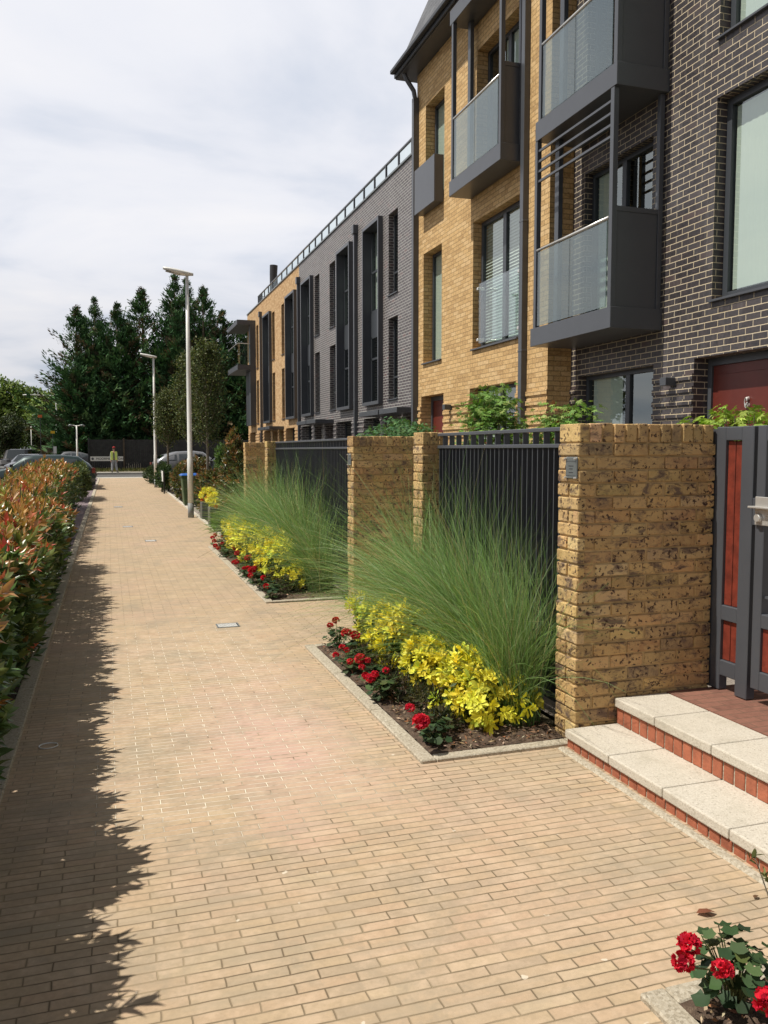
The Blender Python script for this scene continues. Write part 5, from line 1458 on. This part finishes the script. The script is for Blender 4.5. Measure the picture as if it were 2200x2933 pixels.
m = MB(); m.tube([(-1.12, 66.196, 1.03), (-1.12, 66.19, 1.03)], .09, 16); m.build('emblem', 'metal', t)

# ---------- distant lamps and signs
def road_lamp(x, y, h_, arms, label, r=.06, hl=.45):
    t = thing('road_lamp', label, 'road lamp', (x, y, 0), 'grey road lamps around the car park')
    m = MB(); m.tube([(x, y, -.05), (x, y, h_)], [r, r*.7], 10); m.build('pole', 'galv', t, smooth=True)
    for s, L in arms:
        m = MB(); m.tube([(x, y, h_-.03), (x+s*L, y, h_+.02)], r*.5, 6); a = m.build('arm', 'galv', t)
        m = MB(); m.tube([(x+s*(L-.05), y, h_+.0), (x+s*(L+hl*.4), y, h_+.02), (x+s*(L+hl), y, h_-.02)], [.04, .075*hl**.3, .04], 8); m.build('lantern', 'plate' if hl < .3 else 'white', a, smooth=True)
road_lamp(-1.49, 45.0, 2.90, ((-1, .22), (1, .22)), 'short twin headed lamp behind the parked estate car', .05, .17)
road_lamp(-4.3, 80, 6.5, ((-1, 1.9),), 'tall road lamp whose single arm reaches left across the trees', .09, .8)
road_lamp(-9.6, 108, 5.75, ((-1, .8),), 'distant road lamp with a pale head near the left edge', .08, .8)
road_lamp(-6.45, 80.5, 3.75, ((1, .25),), 'thin distant lamp post above the black car', .04, .12)
t = thing('yellow_sign', 'small yellow sign board under the trees left of the twin lamp', 'sign', (-3.5, 60.5, 0))
m = MB(); m.tube([(-3.52, 60.5, 0), (-3.52, 60.5, 2.95)], .018, 8); m.build('post', 'metal2', t)
boxobj('panel', 'yellowp', t, -3.64, -3.38, 60.44, 60.46, 2.78, 2.95)
t = thing('orange_sign', 'small orange sign high in front of the bright trees', 'sign', (-4.25, 60.2, 0))
m = MB(); m.tube([(-4.25, 60.2, 0), (-4.25, 60.2, 3.98)], .018, 8); m.build('post', 'metal2', t)
boxobj('panel', 'orangep', t, -4.38, -4.12, 60.15, 60.17, 3.82, 4.0)
t = thing('notice_post', 'small white notice on a post beyond the car park', 'sign', (-3.48, 60.9, 0))
m = MB(); m.tube([(-3.42, 60.95, 0), (-3.42, 60.95, 1.9)], .03, 8); m.build('post', 'galv2', t)
boxobj('panel', 'white', t, -3.54, -3.32, 60.9, 60.92, 1.45, 1.92)

# ---------- far pale house behind the car park
t = thing('distant_house', 'small pale house glimpsed under the trees left of the lamp', 'house', (-6.0, 112, 0))
m = MB(); m.box(-7.6, -3.6, 110, 118, -.1, 3.2); m.build('wall', 'render', t)
m = MB(); m.quad((-7.9, 109.7, 3.2), (-3.3, 109.7, 3.2), (-3.3, 114, 5.2), (-7.9, 114, 5.2)); m.quad((-7.9, 118.3, 3.2), (-7.9, 114, 5.2), (-3.3, 114, 5.2), (-3.3, 118.3, 3.2)); m.build('roof', 'tileroof', t)
for x in (-6.9, -5.2):
    f = boxobj('window', 'white', t, x, x+.7, 109.93, 109.99, 1.4, 2.5); boxobj('pane', 'black', f, x+.08, x+.62, 109.90, 109.928, 1.48, 2.42)
t = thing('distant_house', 'pale building glimpsed behind the end of the terrace', 'house', (12, 95, 0))
m = MB(); m.box(13.4, 24, 95, 104, -.1, 6.5); m.build('wall', 'render', t); m = MB(); m.box(13.2, 24.2, 94.8, 104.2, 6.5, 6.8); m.build('roof', 'tileroof', t)

# ---------- cars
def car(label, x, y, rz, L, W, H, paint, prof='hatch', rough=.25):
    """car with its nose along -X before turning; body lofted from cross sections"""
    if paint not in M:
        mm = MT('paint_'+paint); M[paint] = None
    t = thing('parked_car', label, 'car', (x, y, -.03), 'cars parked at the end of the path', rz)
    P = {'estate': [(0, .50, .56, .70), (.03, .62, .70, .86), (.12, .74, .80, .95), (.25, .84, .90, 1.), (.30, .88, .97, 1.), (.42, .92, 1.40, 1.), (.50, .93, 1.47, 1.), (.70, .94, 1.48, 1.), (.86, .96, 1.42, .98), (.95, .97, 1.12, .93), (.985, .80, .90, .88), (1, .55, .62, .82)],
         'hatch': [(0, .48, .55, .70), (.03, .62, .70, .85), (.12, .76, .82, .95), (.24, .88, .93, 1.), (.29, .92, 1.0, 1.), (.43, .95, 1.42, 1.), (.55, .96, 1.48, 1.), (.74, .98, 1.44, 1.), (.87, 1.0, 1.30, .97), (.95, .98, 1.08, .92), (.985, .78, .88, .87), (1, .50, .60, .80)],
         'jeep': [(0, .60, .70, .85), (.02, .85, .95, .95), (.25, .98, 1.05, 1.), (.30, 1.0, 1.10, 1.), (.36, 1.05, 1.70, 1.), (.6, 1.05, 1.76, 1.), (.9, 1.05, 1.76, 1.), (.97, 1.05, 1.70, .97), (.985, .85, 1.0, .95), (1, .55, .65, .9)]}[prof]
    hz_ = H/(1.76 if prof == 'jeep' else 1.48)
    S_ = []
    for u, bz, rz_, wf in P:
        X0 = (u-.5)*L; w2 = W/2*wf; bz *= hz_; rz_ *= hz_
        cab = rz_-bz > .12
        tw = w2*(.78 if cab else .9)
        S_.append([(X0, -w2*.93, .24), (X0, -w2, .5*hz_), (X0, -w2*.985, bz), (X0, -tw-.02, rz_-.07*(1 if cab else .3)), (X0, -tw*.86, rz_), (X0, tw*.86, rz_), (X0, tw+.02, rz_-.07*(1 if cab else .3)), (X0, w2*.985, bz), (X0, w2, .5*hz_), (X0, w2*.93, .24)])
    bm = MB(); k = 10
    for s in S_: bm.v += s
    for i in range(len(S_)-1):
        for j in range(k): bm.f.append((i*k+j, i*k+(j+1) % k, (i+1)*k+(j+1) % k, (i+1)*k+j)); bm.c.append(None)
    bm.f.append(tuple(range(k))); bm.c.append(None); bm.f.append(tuple((len(S_)-1)*k+j for j in range(k))[::-1]); bm.c.append(None)
    me = bm.mesh('body', paint, True)
    b = link(bpy.data.objects.new('body', me), t)
    # side windows, windscreen and rear window lie a few mm proud of the body
    def pane(name, quad, n, off=.008):
        m = MB(); nv = Vector(n).normalized()*off
        q = [Vector(p)+nv for p in quad]; m.quad(*[tuple(p) for p in q]); link(bpy.data.objects.new(name, m.mesh(name, 'carglass')), t)
    def lerp(a, b_, f): return tuple(a[i]*(1-f)+b_[i]*f for i in range(3))
    cabs = [i for i, (u, bz, rz_, wf) in enumerate(P) if rz_-bz > .3]
    for s, (jb, jt) in ((-1, (2, 3)), (1, (7, 6))):
        for i in range(cabs[0], cabs[-1]):
            A, B_ = S_[i], S_[i+1]
            qa, qb = lerp(A[jb], A[jt], .08), lerp(A[jb], A[jt], .86); ra, rb = lerp(B_[jb], B_[jt], .08), lerp(B_[jb], B_[jt], .86)
            e = .10 if i in (cabs[0], cabs[0]+1) else .06
            pane('side_window', [lerp(qa, ra, e), lerp(qa, ra, 1-e), lerp(qb, rb, 1-e), lerp(qb, rb, e)], (0, s, .3), .012)
        i = cabs[0]; A, B_ = S_[i-1], S_[i]
        pane('side_window', [lerp(A[jb], B_[jb], .35), lerp(A[jb], B_[jb], .95), lerp(B_[jb], B_[jt], .82)], (0, s, .3), .012)
    i = cabs[0]; A, B_ = S_[i-1], S_[i]
    pane('windscreen', [lerp(A[4], A[5], .04), lerp(A[4], A[5], .96), lerp(B_[4], B_[5], .97), lerp(B_[4], B_[5], .03)], (-.6, 0, 1), .012)
    i = cabs[-1]; A, B_ = S_[i], S_[i+1]
    pane('rear_window', [lerp(lerp(A[4], B_[4], .12), lerp(A[5], B_[5], .12), .02), lerp(lerp(A[4], B_[4], .12), lerp(A[5], B_[5], .12), .98), lerp(lerp(A[4], B_[4], .85), lerp(A[5], B_[5], .85), .98), lerp(lerp(A[4], B_[4], .85), lerp(A[5], B_[5], .85), .02)], (.8, 0, 1), .012)
    for wx in (-.31*L, .29*L):
        for s in (-1, 1):
            m = MB(); m.tube([(wx, s*(W/2-.20), .33), (wx, s*(W/2+.012), .33)], .33, 22); wobj = link(bpy.data.objects.new('wheel', m.mesh('wheel', 'black')), t)
            m = MB(); m.tube([(wx, s*(W/2+.0), .33), (wx, s*(W/2+.022), .33)], [.21, .19], 10); link(bpy.data.objects.new('rim', m.mesh('rim', 'galv')), wobj)
    for s in (-1, 1):
        m = MB(); m.box(-L/2-.0, -L/2+.16, s*W*.40-.15, s*W*.40+.12, .60*hz_, .74*hz_); link(bpy.data.objects.new('headlight', m.mesh('headlight', 'steel')), t)
        m = MB(); m.box(L/2-.14, L/2+.0, s*W*.38-.14, s*W*.38+.12, .72*hz_, .92*hz_); link(bpy.data.objects.new('tail_light', m.mesh('tail_light', 'redwood')), t)
        m = MB(); m.box(-.19*L, -.19*L+.12, s*(W/2+.01), s*(W/2+.20), .98*hz_, 1.10*hz_); link(bpy.data.objects.new('mirror', m.mesh('mirror', 'black')), t)
    return t
for nm, c, r_ in (('teal', (0.035, 0.060, 0.062), .2), ('greyp', (0.09, 0.095, 0.11), .2), ('blackp', (0.012, 0.012, 0.014), .2), ('silver', (0.22, 0.23, 0.25), .25), ('navy', (0.022, 0.026, 0.034), .2)):
    mm = MT('paint_'+nm)
    pb = mm.n('ShaderNodeBsdfPrincipled', {'Base Color': (*c, 1), 'Roughness': .35, 'Metallic': .3, 'Coat Weight': .8, 'Coat Roughness': .05})
    mm.l(pb.outputs[0], mm.o.inputs[0]); M[nm] = mm.m
car('dark teal estate car parked nose left behind the hedge', -2.95, 38.0, R(3), 4.75, 1.85, 1.50, 'teal', 'estate')
car('grey hatchback facing the camera behind the teal estate', -4.75, 57.5, R(68), 4.2, 1.75, 1.46, 'greyp', 'hatch')
car('black boxy off roader far back at the left', -6.2, 66.5, R(80), 4.3, 1.8, 1.78, 'blackp', 'jeep')
car('pale silver car far off, left of the twin headed lamp', -3.25, 71, R(20), 4.2, 1.75, 1.6, 'silver', 'hatch')
car('second pale silver car far off, nearer the twin headed lamp', -1.95, 76, R(20), 4.2, 1.75, 1.75, 'silver', 'hatch')
car('silver crossover parked at the right of the path end, tail towards the path', 4.45, 46.5, R(186), 4.5, 1.85, 1.66, 'silver', 'hatch')
car('dark navy car parked behind the young trees on the right', 5.4, 40.5, R(-4), 4.5, 1.85, 1.62, 'navy', 'hatch')

# ---------- person at the end of the path
def skin_body(name, par, verts, edges, radii, mat, sub=2):
    me = bpy.data.meshes.new(name); me.from_pydata(verts, edges, []); 
    o = bpy.data.objects.new(name, me); link(o, par); me.materials.append(M[mat])
    sk = o.modifiers.new('skin', 'SKIN'); sk.use_smooth_shade = True
    me.skin_vertices[0].data[0].use_root = True
    for i, r_ in enumerate(radii): me.skin_vertices[0].data[i].radius = (r_, r_) if not hasattr(r_, '__len__') else r_
    if sub: s = o.modifiers.new('sub', 'SUBSURF'); s.levels = s.render_levels = sub
    return o
M['skin'] = mat_plain('skin', (0.42, 0.24, 0.17), .6)
M['hivis'] = mat_plain('hi_vis_yellow', (0.72, 0.85, 0.20), .7)
M['greycloth'] = mat_plain('grey_cloth', (0.22, 0.22, 0.23), .9)
M['trouser'] = mat_plain('grey_trousers', (0.30, 0.31, 0.33), .9)
M['cap'] = mat_plain('red_cap', (0.35, 0.02, 0.02), .8)
M['hair'] = mat_plain('dark_hair', (0.03, 0.02, 0.015), .8)
px, py, pz = .37, 60.3, 0.0
py = 62.2; pz = .10
t = thing('person', 'person in a yellow hi-vis waistcoat, red cap and grey trousers standing at the path end', 'person', (px, py, pz))
V = [(0, 0, .95), (0, .0, 1.10), (0, .01, 1.28), (0, .01, 1.42), (0, 0, 1.50), (0, -.01, 1.58), (0, -.015, 1.68), (0, -.01, 1.76)]
Rr = [(.155, .11), (.145, .105), (.16, .11), (.13, .09), .055, .07, .085, .06]
Ed = [(i, i+1) for i in range(7)]
def chain(start, pts, rads):
    p = start
    for q, r_ in zip(pts, rads):
        V.append(q); Rr.append(r_); Ed.append((p, len(V)-1)); p = len(V)-1
    return p
for s in (-1, 1):
    w_ = chain(3, [(s*.17, .01, 1.40), (s*.235, .02, 1.12), (s*.215, -.04, .88), (s*.21, -.05, .80)], [.06, .045, .033, .034])
    for k in range(4): chain(w_, [(s*.21+s*.006, -.075+k*.02, .745-.006*(k % 2)), (s*.205, -.075+k*.02, .70)], [.010, .008])
    chain(w_, [(s*.185, -.085, .775), (s*.175, -.10, .745)], [.010, .008])
    e_ = chain(0, [(s*.10, 0, .84), (s*.125, -.01, .48), (s*.135+ (.04 if s > 0 else 0), .02, .09)], [.095, .062, .042])
skin_body('body', t, V, Ed, Rr, 'skin')
LV = [(0, 0, .98)]; LE = []; LR = [(.165, .12)]
for s in (-1, 1):
    b0 = len(LV); LV += [(s*.10, 0, .82), (s*.125, -.01, .48), (s*.14+(.04 if s > 0 else 0), .02, .12)]; LR += [.108, .085, .082]
    LE += [(0, b0), (b0, b0+1), (b0+1, b0+2)]
skin_body('trousers', t, LV, LE, LR, 'trouser')
skin_body('shirt', t, [(0, 0, .93), (0, 0, 1.12), (0, .01, 1.30), (0, .01, 1.44), (.17, .01, 1.41), (.235, .02, 1.13), (.215, -.035, .90), (-.17, .01, 1.41), (-.235, .02, 1.13), (-.215, -.035, .90)],
          [(0, 1), (1, 2), (2, 3), (3, 4), (4, 5), (5, 6), (3, 7), (7, 8), (8, 9)], [(.172, .125), (.158, .12), (.17, .122), (.13, .095), .068, .055, .043, .068, .055, .043], 'greycloth')
for s in (-1, 1):
    m = MB(); m.box(s*.06, s*.205, -.155, -.125, .88, 1.46); m.box(s*.19, s*.215, -.13, .12, .88, 1.45); m.box(s*.09, s*.19, -.10, .10, 1.455, 1.48)
    o = link(bpy.data.objects.new('waistcoat_side', m.mesh('w', 'hivis')), t); bb = o.modifiers.new('b', 'BEVEL'); bb.width = .015; bb.segments = 2
m = MB(); m.box(-.2, .2, .125, .15, .88, 1.47); o = link(bpy.data.objects.new('waistcoat_back', m.mesh('w', 'hivis')), t)
m = MB(); m.tube([(0, 0, 1.72), (0, 0, 1.79), (0, .0, 1.83)], [.098, .092, .04], 14); m.box(-.07, .07, -.17, -.07, 1.72, 1.735); link(bpy.data.objects.new('cap', m.mesh('cap', 'cap')), t)
m = MB(); m.tube([(0, .03, 1.60), (0, .025, 1.71)], [.082, .092], 12); link(bpy.data.objects.new('hair', m.mesh('hair', 'hair')), t)
m = MB(); m.box(-.065, .065, -.112, -.095, 1.665, 1.70); link(bpy.data.objects.new('sunglasses', m.mesh('g', 'black')), t)
m = MB(); m.tube([(0, -.085, 1.67), (0, -.118, 1.625), (0, -.09, 1.615)], [.010, .015, .01], 6); link(bpy.data.objects.new('nose', m.mesh('n', 'skin', True)), t)
m = MB(); m.box(-.028, .028, -.094, -.085, 1.578, 1.59); link(bpy.data.objects.new('mouth', m.mesh('mo', 'cap')), t)
for s in (-1, 1):
    m = MB(); m.tube([(s*.14+(.05 if s > 0 else 0), .07, .045), (s*.15+(.07 if s > 0 else 0), -.09, .05), (s*.155+(.12 if s > 0 else 0), -.19, .035)], [.045, .05, .035], 8); link(bpy.data.objects.new('boot', m.mesh('boot', 'black', True)), t)
